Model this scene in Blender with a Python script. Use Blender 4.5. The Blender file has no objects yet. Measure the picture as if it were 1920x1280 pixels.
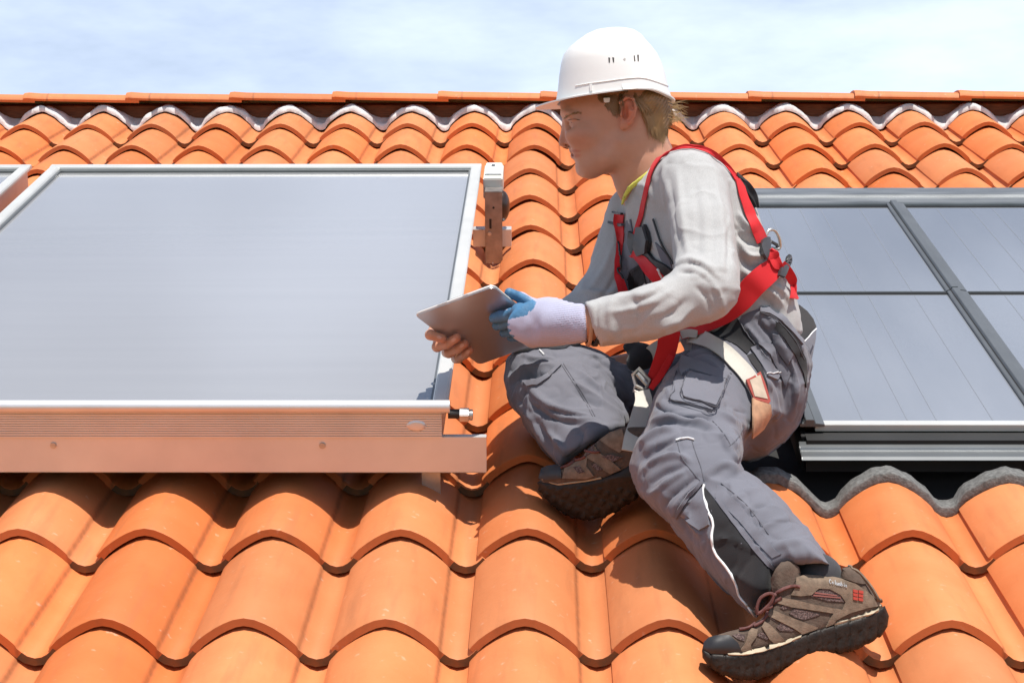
import bpy, bmesh, math, random
import numpy as np
from mathutils import Vector, Matrix
from mathutils.bvhtree import BVHTree
from mathutils.geometry import delaunay_2d_cdt

random.seed(7)
rng = np.random.default_rng(7)
S = bpy.context.scene
COL = S.collection

# ------------------------------------------------------------------ camera, sky, sun, exposure
PITCH = math.radians(22)                     # pitch of the roof
RZ0 = 6.0                                    # height of the roof datum above the ground
CP, SP = math.cos(PITCH), math.sin(PITCH)


def R(x, u, n):
    """roof coordinates (along the eaves, up the slope, off the slope) -> world"""
    return Vector((x, u * CP - n * SP, RZ0 + u * SP + n * CP))


ROOF_M = Matrix(((1, 0, 0, 0), (0, CP, -SP, 0), (0, SP, CP, RZ0), (0, 0, 0, 1)))

F, TH, YAW, ROLL = 3784.2, 0.302452, -0.016888, -0.000512
CX, CY, CZ = 0.033425, -2.989888, 1.400370


def cam_axes():
    ct, st = math.cos(TH), math.sin(TH)
    fwd, up, r = Vector((0, ct, -st)), Vector((0, st, ct)), Vector((1, 0, 0))
    fwd, r = fwd * math.cos(YAW) + r * math.sin(YAW), r * math.cos(YAW) - fwd * math.sin(YAW)
    r, up = r * math.cos(ROLL) + up * math.sin(ROLL), up * math.cos(ROLL) - r * math.sin(ROLL)
    return r, up, fwd


_r, _u, _f = [ROOF_M.to_3x3() @ v for v in cam_axes()]
CAM_POS = R(CX, CY, CZ)
CAM_M = Matrix(((_r.x, _u.x, -_f.x, CAM_POS.x), (_r.y, _u.y, -_f.y, CAM_POS.y), (_r.z, _u.z, -_f.z, CAM_POS.z), (0, 0, 0, 1)))
cam_data = bpy.data.cameras.new('camera')
cam = bpy.data.objects.new('camera', cam_data)
COL.objects.link(cam)
cam.matrix_world = CAM_M
cam_data.sensor_width = 36
cam_data.lens = F / 1920 * 36
cam_data.clip_end = 3000
cam_data.clip_start = 0.05
S.camera = cam

# direction to the sun: off the roof's normal a little up the slope and to the right
_t, _l = math.radians(3.0), math.radians(9)
SUN = (ROOF_M.to_3x3() @ Vector((math.sin(_l), math.cos(_l) * math.sin(_t), math.cos(_l) * math.cos(_t)))).normalized()
sun_el = math.asin(SUN.z)
sun_az = math.atan2(SUN.x, SUN.y)

world = bpy.data.worlds.new('World')
S.world = world
world.use_nodes = True
wn, wl = world.node_tree.nodes, world.node_tree.links
wn.clear()
w_out = wn.new('ShaderNodeOutputWorld')
w_bg = wn.new('ShaderNodeBackground')
w_bg.inputs[1].default_value = 0.078
sky = wn.new('ShaderNodeTexSky')
sky.sky_type = 'NISHITA'
sky.sun_disc = False
sky.sun_elevation = sun_el
sky.sun_rotation = sun_az
sky.air_density = 1.0
sky.dust_density = 1.2
sky.ozone_density = 2.0
tc = wn.new('ShaderNodeTexCoord')
mp = wn.new('ShaderNodeMapping')
mp.inputs['Scale'].default_value = (2.2, 2.2, 6.5)
mp.inputs['Rotation'].default_value = (0.0, 0.35, 0.2)
mp.inputs['Location'].default_value = (0.42, 0.0, 0.3)
nz = wn.new('ShaderNodeTexNoise')
nz.inputs['Scale'].default_value = 2.0
nz.inputs['Detail'].default_value = 6
nz.inputs['Roughness'].default_value = 0.55
sep = wn.new('ShaderNodeSeparateXYZ')
haze = wn.new('ShaderNodeMapRange')            # milky towards the horizon, clearer overhead, all the way round
haze.inputs[1].default_value, haze.inputs[2].default_value = 0.05, 0.65
haze.inputs[3].default_value, haze.inputs[4].default_value = 0.55, -0.12
ramp = wn.new('ShaderNodeMapRange')
ramp.inputs[1].default_value, ramp.inputs[2].default_value = 0.38, 0.66
ramp.inputs[3].default_value, ramp.inputs[4].default_value = 0.0, 0.45
addn = wn.new('ShaderNodeMath')
addn.use_clamp = True
mix = wn.new('ShaderNodeMix')
mix.data_type = 'RGBA'
mix.inputs['B'].default_value = (11.2, 12.7, 15.6, 1)
wl.new(tc.outputs['Generated'], mp.inputs[0])
wl.new(tc.outputs['Generated'], sep.inputs[0])
wl.new(sep.outputs[2], haze.inputs[0])
wl.new(mp.outputs[0], nz.inputs['Vector'])
wl.new(nz.outputs[0], ramp.inputs[0])
wl.new(ramp.outputs[0], addn.inputs[0])
wl.new(haze.outputs[0], addn.inputs[1])
wl.new(addn.outputs[0], mix.inputs['Factor'])
wl.new(sky.outputs[0], mix.inputs['A'])
wl.new(mix.outputs['Result'], w_bg.inputs[0])
wl.new(w_bg.outputs[0], w_out.inputs[0])

sun_d = bpy.data.lights.new('sun', 'SUN')
sun_d.energy = 4.9
sun_d.angle = math.radians(0.53)
sun_d.color = (1.0, 0.95, 0.88)
sun_o = bpy.data.objects.new('sun', sun_d)
COL.objects.link(sun_o)
sun_o.rotation_euler = SUN.to_track_quat('Z', 'Y').to_euler()
sun_o.location = (0, 0, 30)

S.view_settings.view_transform = 'Standard'
S.view_settings.look = 'None'
S.view_settings.exposure = 0.36
S.view_settings.gamma = 1
S.view_settings.use_curve_mapping = False
S.render.engine = 'CYCLES'
S.cycles.max_bounces = 8
S.cycles.use_denoising = True


# ------------------------------------------------------------------ materials
def node_mat(name):
    m = bpy.data.materials.new(name)
    m.use_nodes = True
    n = m.node_tree.nodes
    return m, n, m.node_tree.links, n['Principled BSDF']


def mat(name, col, rough=0.6, metal=0.0, var=0.0, vscale=8.0, bump=0.0, bscale=60.0, spec=0.5, rvar=0.0, col2=None, coat=0.0, sheen=0.0,
        vec='Object', stretch=None, vthr=(0.3, 0.7), bdetail=3.0, attr=None):
    """principled material whose colour wanders to col2 (or lighter/darker by var) by noise, with fine bump"""
    m, n, l, b = node_mat(name)
    b.inputs['Base Color'].default_value = (*col, 1)
    b.inputs['Roughness'].default_value = rough
    b.inputs['Metallic'].default_value = metal
    b.inputs['Specular IOR Level'].default_value = spec
    if coat:
        b.inputs['Coat Weight'].default_value = coat
        b.inputs['Coat Roughness'].default_value = 0.15
    if sheen:
        b.inputs['Sheen Weight'].default_value = sheen
    c = n.new('ShaderNodeTexCoord')
    src = c.outputs[vec]
    if stretch:
        mpn = n.new('ShaderNodeMapping')
        mpn.inputs['Scale'].default_value = stretch
        l.new(src, mpn.inputs[0])
        src = mpn.outputs[0]
    last = None
    if var or col2:
        t = n.new('ShaderNodeTexNoise')
        t.inputs['Scale'].default_value = vscale
        t.inputs['Detail'].default_value = 5
        l.new(src, t.inputs['Vector'])
        mr = n.new('ShaderNodeMapRange')
        mr.inputs[1].default_value, mr.inputs[2].default_value = vthr
        l.new(t.outputs[0], mr.inputs[0])
        mx = n.new('ShaderNodeMix')
        mx.data_type = 'RGBA'
        c2 = col2 if col2 else tuple(min(1, x * (1 + var)) for x in col)
        c1 = col if col2 else tuple(x * (1 - var) for x in col)
        mx.inputs['A'].default_value = (*c1, 1)
        mx.inputs['B'].default_value = (*c2, 1)
        l.new(mr.outputs[0], mx.inputs['Factor'])
        last = mx.outputs['Result']
        l.new(last, b.inputs['Base Color'])
        if rvar:
            mr2 = n.new('ShaderNodeMapRange')
            mr2.inputs[3].default_value, mr2.inputs[4].default_value = rough - rvar, rough + rvar
            l.new(t.outputs[0], mr2.inputs[0])
            l.new(mr2.outputs[0], b.inputs['Roughness'])
    if attr:
        a = n.new('ShaderNodeAttribute')
        a.attribute_name = attr
        mx = n.new('ShaderNodeMix')
        mx.data_type = 'RGBA'
        mx.blend_type = 'MULTIPLY'
        mx.inputs['Factor'].default_value = 1
        if last:
            l.new(last, mx.inputs['A'])
        else:
            mx.inputs['A'].default_value = (*col, 1)
        l.new(a.outputs['Color'], mx.inputs['B'])
        l.new(mx.outputs['Result'], b.inputs['Base Color'])
    if bump:
        t2 = n.new('ShaderNodeTexNoise')
        t2.inputs['Scale'].default_value = bscale
        t2.inputs['Detail'].default_value = bdetail
        l.new(src, t2.inputs['Vector'])
        bp = n.new('ShaderNodeBump')
        bp.inputs['Strength'].default_value = min(1.0, bump)
        bp.inputs['Distance'].default_value = 0.002
        l.new(t2.outputs[0], bp.inputs['Height'])
        l.new(bp.outputs[0], b.inputs['Normal'])
    return m


def clay_mat(name, rgb):
    """fired clay: each piece its own tone, cloudy mottling, pale lime specks and a little dust"""
    m, n, l, b = node_mat(name)
    b.inputs['Roughness'].default_value = 0.62
    b.inputs['Specular IOR Level'].default_value = 0.32
    oi = n.new('ShaderNodeObjectInfo')
    c = n.new('ShaderNodeTexCoord')
    # offset the pattern per tile
    off = n.new('ShaderNodeVectorMath')
    off.operation = 'ADD'
    ml = n.new('ShaderNodeVectorMath')
    ml.operation = 'SCALE'
    ml.inputs['Scale'].default_value = 37.0
    cmb = n.new('ShaderNodeCombineXYZ')
    l.new(oi.outputs['Random'], cmb.inputs[0])
    l.new(oi.outputs['Random'], cmb.inputs[1])
    l.new(cmb.outputs[0], ml.inputs[0])
    l.new(c.outputs['Object'], off.inputs[0])
    l.new(ml.outputs[0], off.inputs[1])
    big = n.new('ShaderNodeTexNoise')
    big.inputs['Scale'].default_value = 9
    big.inputs['Detail'].default_value = 5
    l.new(off.outputs[0], big.inputs['Vector'])
    fine = n.new('ShaderNodeTexNoise')
    fine.inputs['Scale'].default_value = 55
    fine.inputs['Detail'].default_value = 6
    l.new(off.outputs[0], fine.inputs['Vector'])
    mx = n.new('ShaderNodeMix')
    mx.data_type = 'RGBA'
    mx.inputs['A'].default_value = (rgb[0] * 0.88, rgb[1] * 0.80, rgb[2] * 0.72, 1)
    mx.inputs['B'].default_value = (min(1, rgb[0] * 1.08), rgb[1] * 1.16, rgb[2] * 1.3, 1)
    l.new(big.outputs[0], mx.inputs['Factor'])
    hsv = n.new('ShaderNodeHueSaturation')
    mr = n.new('ShaderNodeMapRange')
    mr.inputs[3].default_value, mr.inputs[4].default_value = 0.84, 1.10
    l.new(oi.outputs['Random'], mr.inputs[0])
    l.new(mr.outputs[0], hsv.inputs['Value'])
    wn_ = n.new('ShaderNodeTexWhiteNoise')
    wn_.noise_dimensions = '1D'
    l.new(oi.outputs['Random'], wn_.inputs['W'])
    mh = n.new('ShaderNodeMapRange')
    mh.inputs[3].default_value, mh.inputs[4].default_value = 0.4965, 0.5030
    l.new(wn_.outputs['Value'], mh.inputs[0])
    l.new(mh.outputs[0], hsv.inputs['Hue'])
    ms = n.new('ShaderNodeMapRange')
    ms.inputs[3].default_value, ms.inputs[4].default_value = 1.03, 0.96
    l.new(wn_.outputs['Value'], ms.inputs[0])
    l.new(ms.outputs[0], hsv.inputs['Saturation'])
    l.new(mx.outputs['Result'], hsv.inputs['Color'])
    # pale lime specks and scuffs
    sp = n.new('ShaderNodeMapRange')
    sp.inputs[1].default_value, sp.inputs[2].default_value = 0.66, 0.78
    sp.inputs[4].default_value = 0.55
    l.new(fine.outputs[0], sp.inputs[0])
    mx2 = n.new('ShaderNodeMix')
    mx2.data_type = 'RGBA'
    mx2.inputs['B'].default_value = (0.62, 0.42, 0.30, 1)
    l.new(sp.outputs[0], mx2.inputs['Factor'])
    l.new(hsv.outputs[0], mx2.inputs['A'])
    # soot and lichen in faint streaks
    st = n.new('ShaderNodeTexNoise')
    st.inputs['Scale'].default_value = 3
    st.inputs['Detail'].default_value = 8
    mpn = n.new('ShaderNodeMapping')
    mpn.inputs['Scale'].default_value = (14, 1.6, 6)
    l.new(off.outputs[0], mpn.inputs[0])
    l.new(mpn.outputs[0], st.inputs['Vector'])
    sr = n.new('ShaderNodeMapRange')
    sr.inputs[1].default_value, sr.inputs[2].default_value = 0.52, 0.78
    sr.inputs[4].default_value = 0.42
    l.new(st.outputs[0], sr.inputs[0])
    mx3 = n.new('ShaderNodeMix')
    mx3.data_type = 'RGBA'
    mx3.inputs['B'].default_value = (0.30, 0.11, 0.045, 1)
    l.new(sr.outputs[0], mx3.inputs['Factor'])
    l.new(mx2.outputs['Result'], mx3.inputs['A'])
    l.new(mx3.outputs['Result'], b.inputs['Base Color'])
    # crease shade painted in as a dark brown line at each roll's foot
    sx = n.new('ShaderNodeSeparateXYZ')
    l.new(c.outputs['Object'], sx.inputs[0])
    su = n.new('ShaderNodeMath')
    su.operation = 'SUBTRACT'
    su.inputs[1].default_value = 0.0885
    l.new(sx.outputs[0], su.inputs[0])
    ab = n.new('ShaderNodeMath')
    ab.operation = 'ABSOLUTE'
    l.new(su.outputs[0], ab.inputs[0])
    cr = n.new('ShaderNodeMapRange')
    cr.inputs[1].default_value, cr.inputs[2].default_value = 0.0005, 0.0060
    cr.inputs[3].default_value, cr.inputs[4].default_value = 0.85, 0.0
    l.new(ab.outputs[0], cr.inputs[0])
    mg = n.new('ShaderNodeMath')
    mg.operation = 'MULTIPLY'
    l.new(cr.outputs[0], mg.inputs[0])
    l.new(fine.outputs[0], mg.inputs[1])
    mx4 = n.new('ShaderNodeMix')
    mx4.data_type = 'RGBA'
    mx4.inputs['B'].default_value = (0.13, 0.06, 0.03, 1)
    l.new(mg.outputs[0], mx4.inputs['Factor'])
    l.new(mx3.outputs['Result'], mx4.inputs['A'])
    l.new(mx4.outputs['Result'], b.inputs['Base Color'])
    bp = n.new('ShaderNodeBump')
    bp.inputs['Strength'].default_value = 0.35
    bp.inputs['Distance'].default_value = 0.002
    l.new(fine.outputs[0], bp.inputs['Height'])
    l.new(bp.outputs[0], b.inputs['Normal'])
    return m


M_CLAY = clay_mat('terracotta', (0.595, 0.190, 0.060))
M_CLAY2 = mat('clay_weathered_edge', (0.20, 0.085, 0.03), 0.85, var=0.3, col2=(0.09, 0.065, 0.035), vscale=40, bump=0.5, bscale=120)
M_ALU = mat('brushed_aluminium', (0.68, 0.68, 0.675), 0.42, 0.6, var=0.045, vscale=14, bump=0.05, bscale=150)
M_ALUP = mat('pale_anodised_frame', (0.66, 0.66, 0.63), 0.42, 0.45, var=0.06, vscale=10)
M_STEEL = mat('galvanised_steel', (0.50, 0.49, 0.47), 0.42, 0.85, var=0.2, vscale=30, bump=0.1, bscale=90)
M_ZINC = mat('zinc_flashing', (0.20, 0.212, 0.22), 0.42, 0.6, var=0.22, vscale=6, stretch=(1, 5, 1), rvar=0.1)
M_DARKM = mat('dark_anodised_cover', (0.17, 0.18, 0.185), 0.40, 0.6, var=0.1)
M_BLACK = mat('black_rubber', (0.014, 0.014, 0.014), 0.6, var=0.2)
M_FOAM = mat('grey_foam', (0.13, 0.13, 0.125), 0.95, var=0.35, vscale=120, bump=0.9, bscale=260)
M_WHITE = mat('white_sealing_strip', (0.62, 0.62, 0.61), 0.8, var=0.22, vscale=26, bump=0.9, bscale=90)
M_WOOD = mat('dark_batten_wood', (0.16, 0.055, 0.02), 0.8, var=0.4, vscale=30, stretch=(1, 8, 8))
M_MEMB = mat('black_underlay', (0.02, 0.02, 0.02), 0.9)
M_PLAST = mat('grey_plastic', (0.52, 0.51, 0.47), 0.5, var=0.05)
M_CABLE = mat('pale_cable', (0.50, 0.47, 0.42), 0.5)
M_GRASS = mat('grass_ground', (0.06, 0.09, 0.03), 0.9, var=0.4, vscale=0.5)


def glass_mat(name, c1, c2, streak, rough=0.16):
    m, n, l, b = node_mat(name)
    c = n.new('ShaderNodeTexCoord')
    mpn = n.new('ShaderNodeMapping')
    mpn.inputs['Scale'].default_value = streak
    l.new(c.outputs['Object'], mpn.inputs[0])
    t = n.new('ShaderNodeTexNoise')
    t.inputs['Scale'].default_value = 1.0
    t.inputs['Detail'].default_value = 6
    l.new(mpn.outputs[0], t.inputs['Vector'])
    mx = n.new('ShaderNodeMix')
    mx.data_type = 'RGBA'
    mx.inputs['A'].default_value = (*c1, 1)
    mx.inputs['B'].default_value = (*c2, 1)
    l.new(t.outputs[0], mx.inputs['Factor'])
    l.new(mx.outputs['Result'], b.inputs['Base Color'])
    t2 = n.new('ShaderNodeTexNoise')
    t2.inputs['Scale'].default_value = 420
    l.new(c.outputs['Object'], t2.inputs['Vector'])
    bp = n.new('ShaderNodeBump')
    bp.inputs['Strength'].default_value = 0.06
    bp.inputs['Distance'].default_value = 0.001
    l.new(t2.outputs[0], bp.inputs['Height'])
    l.new(bp.outputs[0], b.inputs['Normal'])
    b.inputs['Roughness'].default_value = rough
    b.inputs['Specular IOR Level'].default_value = 0.5
    b.inputs['Coat Weight'].default_value = 1.0
    b.inputs['Coat IOR'].default_value = 1.9
    b.inputs['Coat Roughness'].default_value = rough * .6
    return m


M_GLASS = glass_mat('frosted_collector_glass', (0.308, 0.310, 0.317), (0.343, 0.345, 0.351), (1.2, 22, 1))
M_GLASS2 = glass_mat('collector_glass', (0.205, 0.22, 0.245), (0.27, 0.283, 0.306), (9, 2, 1), 0.10)


# ------------------------------------------------------------------ object helpers
def props(o, label=None, cat=None, group=None, kind=None):
    for k, v in (('label', label), ('category', cat), ('group', group), ('kind', kind)):
        if v:
            o[k] = v
    return o


def link(name, me, parent=None):
    o = bpy.data.objects.new(name, me)
    COL.objects.link(o)
    if parent is not None:
        o.parent = parent
    return o


def empty(name, loc=(0, 0, 0), **kw):
    o = bpy.data.objects.new(name, None)
    COL.objects.link(o)
    o.location = loc
    o.empty_display_size = 0.05
    return props(o, **kw)


def mesh(name, verts, faces, mats, smooth=False, fm=None):
    me = bpy.data.meshes.new(name)
    me.from_pydata([tuple(v) for v in verts], [], [tuple(f) for f in faces])
    for m in (mats if isinstance(mats, (list, tuple)) else [mats]):
        me.materials.append(m)
    if smooth:
        me.polygons.foreach_set('use_smooth', np.ones(len(me.polygons), dtype=bool))
    if fm is not None:
        me.polygons.foreach_set('material_index', np.asarray(fm, dtype=np.int32))
    me.update()
    return me


def sharp(me, deg=35):
    """hard edges where faces meet sharply, the rest smooth"""
    bm = bmesh.new()
    bm.from_mesh(me)
    bmesh.ops.recalc_face_normals(bm, faces=bm.faces)
    for f in bm.faces:
        f.smooth = True
    a = math.radians(deg)
    for e in bm.edges:
        e.smooth = len(e.link_faces) != 2 or e.calc_face_angle(0) < a
    bm.to_mesh(me)
    bm.free()
    return me


class MB:
    """collects simple shapes into one mesh"""
    def __init__(self):
        self.v, self.f = [], []

    def add(self, v, f):
        k = len(self.v)
        self.v += [tuple(x) for x in v]
        self.f += [tuple(i + k for i in q) for q in f]
        return self

    def box(self, a, b):
        (x0, y0, z0), (x1, y1, z1) = a, b
        v = [(x, y, z) for z in (z0, z1) for y in (y0, y1) for x in (x0, x1)]
        return self.add(v, [(0, 2, 3, 1), (4, 5, 7, 6), (0, 1, 5, 4), (2, 6, 7, 3), (0, 4, 6, 2), (1, 3, 7, 5)])

    def prism(self, prof, x0, x1):
        """profile in (y, z) swept along x"""
        n = len(prof)
        v = [(x0, y, z) for y, z in prof] + [(x1, y, z) for y, z in prof]
        f = [(i, (i + 1) % n, n + (i + 1) % n, n + i) for i in range(n)] + [tuple(range(n))[::-1], tuple(range(n, 2 * n))]
        return self.add(v, f)

    def prism_y(self, prof, y0, y1):
        """profile in (x, z) swept along y"""
        n = len(prof)
        v = [(x, y0, z) for x, z in prof] + [(x, y1, z) for x, z in prof]
        f = [(i, (i + 1) % n, n + (i + 1) % n, n + i) for i in range(n)] + [tuple(range(n))[::-1], tuple(range(n, 2 * n))]
        return self.add(v, f)

    def tube(self, pts, rad, n=8, cap=True, closed=False):
        pts = [Vector(p) for p in pts]
        m = len(pts)
        rads = rad if isinstance(rad, (list, tuple)) else [rad] * m
        k = len(self.v)
        ref = None
        for i, p in enumerate(pts):
            if closed:
                t = (pts[(i + 1) % m] - pts[i - 1]).normalized()
            else:
                t = (pts[min(i + 1, m - 1)] - pts[max(i - 1, 0)]).normalized()
            if ref is None:
                ref = t.orthogonal().normalized()
            ref = (ref - t * ref.dot(t)).normalized()
            w = t.cross(ref)
            for j in range(n):
                a = 2 * math.pi * j / n
                self.v.append(tuple(p + (ref * math.cos(a) + w * math.sin(a)) * rads[i]))
        for i in range(m if closed else m - 1):
            i2 = (i + 1) % m
            for j in range(n):
                self.f.append((k + i * n + j, k + i * n + (j + 1) % n, k + i2 * n + (j + 1) % n, k + i2 * n + j))
        if cap and not closed:
            self.f.append(tuple(k + j for j in range(n))[::-1])
            self.f.append(tuple(k + (m - 1) * n + j for j in range(n)))
        return self

    def cyl(self, a, b, r, n=16):
        return self.tube([a, b], r, n)

    def build(self, name, m, parent=None, bevel=0.0, ang=35, segs=2):
        me = mesh(name, self.v, self.f, m)
        if bevel:
            bm = bmesh.new()
            bm.from_mesh(me)
            bmesh.ops.recalc_face_normals(bm, faces=bm.faces)
            ed = [e for e in bm.edges if len(e.link_faces) == 2 and e.calc_face_angle(0) > math.radians(30)]
            bmesh.ops.bevel(bm, geom=ed, offset=bevel, segments=segs, affect='EDGES', clamp_overlap=True)
            bm.to_mesh(me)
            bm.free()
        sharp(me, ang)
        return link(name, me, parent)


def cam_pix(w):
    """world point -> photograph pixel and depth"""
    c = CAM_M.inverted() @ Vector(w)
    return 960 + F * c.x / -c.z, 640 - F * c.y / -c.z, -c.z
# ------------------------------------------------------------------ the ground far below
props(link('ground', mesh('ground', [(-900, -900, 0), (900, -900, 0), (900, 900, 0), (-900, 900, 0)], [(0, 1, 2, 3)], M_GRASS)), kind='structure')

# ------------------------------------------------------------------ the tiled roof
TW, TL, THK = 0.23, 0.375, 0.016
roof = empty('tiled_roof', (0, 0, RZ0), label='orange clay pantile roof slope with a flat ridge under the sky', cat='roof')
roof.rotation_euler = (PITCH, 0, 0)
PROF = [(-.400, .235), (-.385, .30), (-.34, .455), (-.276, .615), (-.21, .755), (-.15, .86), (-.08, .955), (0, 1.0), (.08, .955), (.15, .86),
        (.21, .755), (.276, .605), (.325, .47), (.362, .355), (.380, .285), (.386, .225), (.398, .195), (.42, .135), (.455, .05), (.505, .0), (.55, .025), (.585, .085), (.612, .16), (.632, .235)]
TH_ = 0.0735


def tile_mesh(name, seed, Ltot=TL + 0.06):
    rg = random.Random(seed)
    p = np.array([(u * TW, (h - 1) * TH_) for u, h in PROF])
    t = np.gradient(p, axis=0)
    t /= np.linalg.norm(t, axis=1)[:, None]
    nrm = np.stack([-t[:, 1], t[:, 0]], 1)
    q = p - nrm * THK
    n = len(p)
    drop = 0.0232 / TL
    ys = [(0.0, 0.0022), (0.0035, 0.0), (Ltot * 0.45, 0.0), (Ltot, 0.0)]
    v, f, fm = [], [], []
    bow = rg.uniform(-0.0012, 0.0012)
    for y, ins in ys:
        for i in range(n):
            a = p[i] - nrm[i] * ins
            v.append((a[0], y, a[1] - drop * y + bow * math.sin(math.pi * y / Ltot)))
    for a in range(3):
        for i in range(n - 1):
            f.append((a * n + i, a * n + i + 1, (a + 1) * n + i + 1, (a + 1) * n + i))
            fm.append(0)
    k = len(v)
    for y in (0.0, Ltot):
        for i in range(n):
            v.append((q[i][0], y, q[i][1] - drop * y))
    for i in range(n - 1):
        f.append((k + i + 1, k + i, k + n + i, k + n + i + 1))            # underside
        fm.append(0)
        f.append((i + 1, i, k + i, k + i + 1))                             # front lip
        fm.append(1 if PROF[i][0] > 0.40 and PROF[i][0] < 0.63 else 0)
    for a in range(3):                                                      # side walls
        b0, b1 = k, k + n
        if a == 0:
            f += [(0, n, 2 * n, 3 * n, b1, b0)]
            fm += [0]
            f += [(n - 1, b0 + n - 1, b1 + n - 1, 4 * n - 1, 3 * n - 1, 2 * n - 1)]
            fm += [0]
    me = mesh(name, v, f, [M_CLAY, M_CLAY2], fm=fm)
    return sharp(me, 40)


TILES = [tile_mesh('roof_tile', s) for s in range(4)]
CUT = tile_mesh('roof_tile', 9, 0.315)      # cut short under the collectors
COLL_X0, COLL_X1 = 0.535, 1.66             # the in-roof collectors: no tiles under them
tile_rnd = random.Random(3)


def tile_spot(k, n):
    dx = {9: -.018, 8: -.017, 7: -.010, 10: -.006}.get(n, 0.0) * {0: 1.0, -1: .5, 1: .7}.get(k, 0.0)
    return (k * TW + dx + tile_rnd.uniform(-.0022, .0022), n * TL + tile_rnd.uniform(-.003, .003), tile_rnd.uniform(-.0012, .0012), tile_rnd.uniform(-.005, .005))


extra = MB()
seen = []
for n in range(-11, 12):
    for k in range(-13, 15):
        x, u, z, a = tile_spot(k, n)
        if 2 <= n <= 7 and (k + (.30 if n > 2 else .39)) * TW > COLL_X0 and (k - .42) * TW < COLL_X1:
            continue
        box = [cam_pix(R(x + dx, u + du, dz)) for dx in (-.09, .14) for du in (0, TL) for dz in (0, -.07)] if n > -5 else []
        vis = n > -3 and any(-25 < b[0] < 1945 and 100 < b[1] < 1300 for b in box)
        if not vis:
            me = TILES[0]
            c, s = math.cos(a), math.sin(a)
            extra.add([(x + q.co.x * c - q.co.y * s, u + q.co.x * s + q.co.y * c, z + q.co.z) for q in me.vertices], [tuple(p.vertices) for p in me.polygons])
            continue
        me = TILES[tile_rnd.randrange(4)]
        if n == 1 and (k + 0.39) * TW > COLL_X0 and k * TW < COLL_X1:
            me = CUT
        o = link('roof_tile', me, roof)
        o.location = (x, u, z)
        o.rotation_euler = (0, 0, a)
        seen.append(o)
ex = link('roof_tile_rest', sharp(mesh('roof_tile_rest', extra.v, extra.f, M_CLAY), 40), roof)
props(ex, kind='stuff')
RIDGE_U = 4.50
MB().box((-3.4, -4.4, -.16), (3.7, RIDGE_U + .1, -.14)).build('underlay', M_MEMB, roof)


def tile_h(x, u):
    """height of the tile surface (without the jitter) over the crest plane"""
    k = math.floor(x / TW + 0.5)
    best = -9
    for kk in (k - 1, k, k + 1):
        s = x / TW - kk
        if -.40 <= s <= .632:
            h = np.interp(s, [a for a, _ in PROF], [b for _, b in PROF])
            best = max(best, (h - 1) * TH_)
    return best - 0.0232 / TL * (u - TL * math.floor(u / TL))


# white sealing apron: follows the tiles at its lower edge, flattens under the ridge
us = [4.392, 4.394, 4.42, 4.446, 4.478, 4.52]
xs = np.arange(-2.6, 3.0, TW / 24)
v, f = [], []
for j, u in enumerate(us):
    for i, x in enumerate(xs):
        wob = 0.008 * math.sin(x * 23 + 1.3) + 0.006 * math.sin(x * 61) + 0.004 * math.sin(x * 137 + 2)
        base = tile_h(x, 4.392) + 0.0255
        fl = (0, 0, 0, .05, .75, 1)[j]
        uu = u + (wob if j < 2 else 0)
        base += (0.003 * math.sin(x * 47 + j) + 0.0025 * math.sin(x * 113 + 2 * j)) * (j in (1, 2, 3))
        v.append((x, uu, (base * (1 - fl) + (-0.046) * fl) + (-0.019 if j == 0 else 0.0)))
nx = len(xs)
f = [(j * nx + i, j * nx + i + 1, (j + 1) * nx + i + 1, (j + 1) * nx + i) for j in range(len(us) - 1) for i in range(nx - 1)]
link('sealing_apron', mesh('sealing_apron', v, f, M_WHITE, smooth=True), roof)
MB().box((-3.4, 4.475, -.05), (3.7, 4.53, -.004)).build('ridge_batten', M_WOOD, roof)


# flat ridge caps, each lapping over the one to its right
def cap_mesh():
    n = 14
    prof = []
    for i in range(n + 1):
        a = math.pi * i / n
        prof.append((-0.125 * math.cos(a), 0.036 * math.sin(a) ** 0.72))
    v, f = [], []
    Lc = 0.43
    for x, s, lift in ((0, 1.03, .007), (.012, 1.04, .008), (.06, 1.015, .0055), (Lc, .97, 0)):
        for y, z in prof:
            v.append((x, y * s, z * s + lift))
    for x, s, lift in ((0, .98, .0), (Lc, .90, -.008)):
        for y, z in prof:
            v.append((x, y * s, z * s * .82 + lift))
    m = n + 1
    for r in range(3):
        f += [(r * m + i, r * m + i + 1, (r + 1) * m + i + 1, (r + 1) * m + i) for i in range(n)]
    f += [(4 * m + i + 1, 4 * m + i, 5 * m + i, 5 * m + i + 1) for i in range(n)]
    f += [(i + 1, i, 4 * m + i, 4 * m + i + 1) for i in range(n)]
    f += [(3 * m + i, 3 * m + i + 1, 5 * m + i + 1, 5 * m + i) for i in range(n)]
    f += [(0, m, 2 * m, 3 * m, 5 * m, 4 * m), (n, 4 * m + n, 5 * m + n, 3 * m + n, 2 * m + n, m + n)]
    return sharp(mesh('ridge_tile', v, f, M_CLAY), 40)


CAP = cap_mesh()
ridge_c = roof.matrix_world if False else None
for i in range(-9, 9):
    o = link('ridge_tile', CAP, roof)
    o.location = (0.015 + i * 0.385 + tile_rnd.uniform(-.004, .004), RIDGE_U + 0.015, -0.014 + tile_rnd.uniform(-.002, .002))
    o.rotation_euler = (-PITCH, 0, tile_rnd.uniform(-.004, .004))
# the far slope of the roof, hidden behind the ridge
v = [(-3.4, RIDGE_U + .1, -.05), (3.7, RIDGE_U + .1, -.05), (3.7, RIDGE_U + 3.3, -2.64), (-3.4, RIDGE_U + 3.3, -2.64)]
link('rear_slope', mesh('rear_slope', v, [(0, 1, 2, 3)], M_CLAY), roof)


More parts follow.
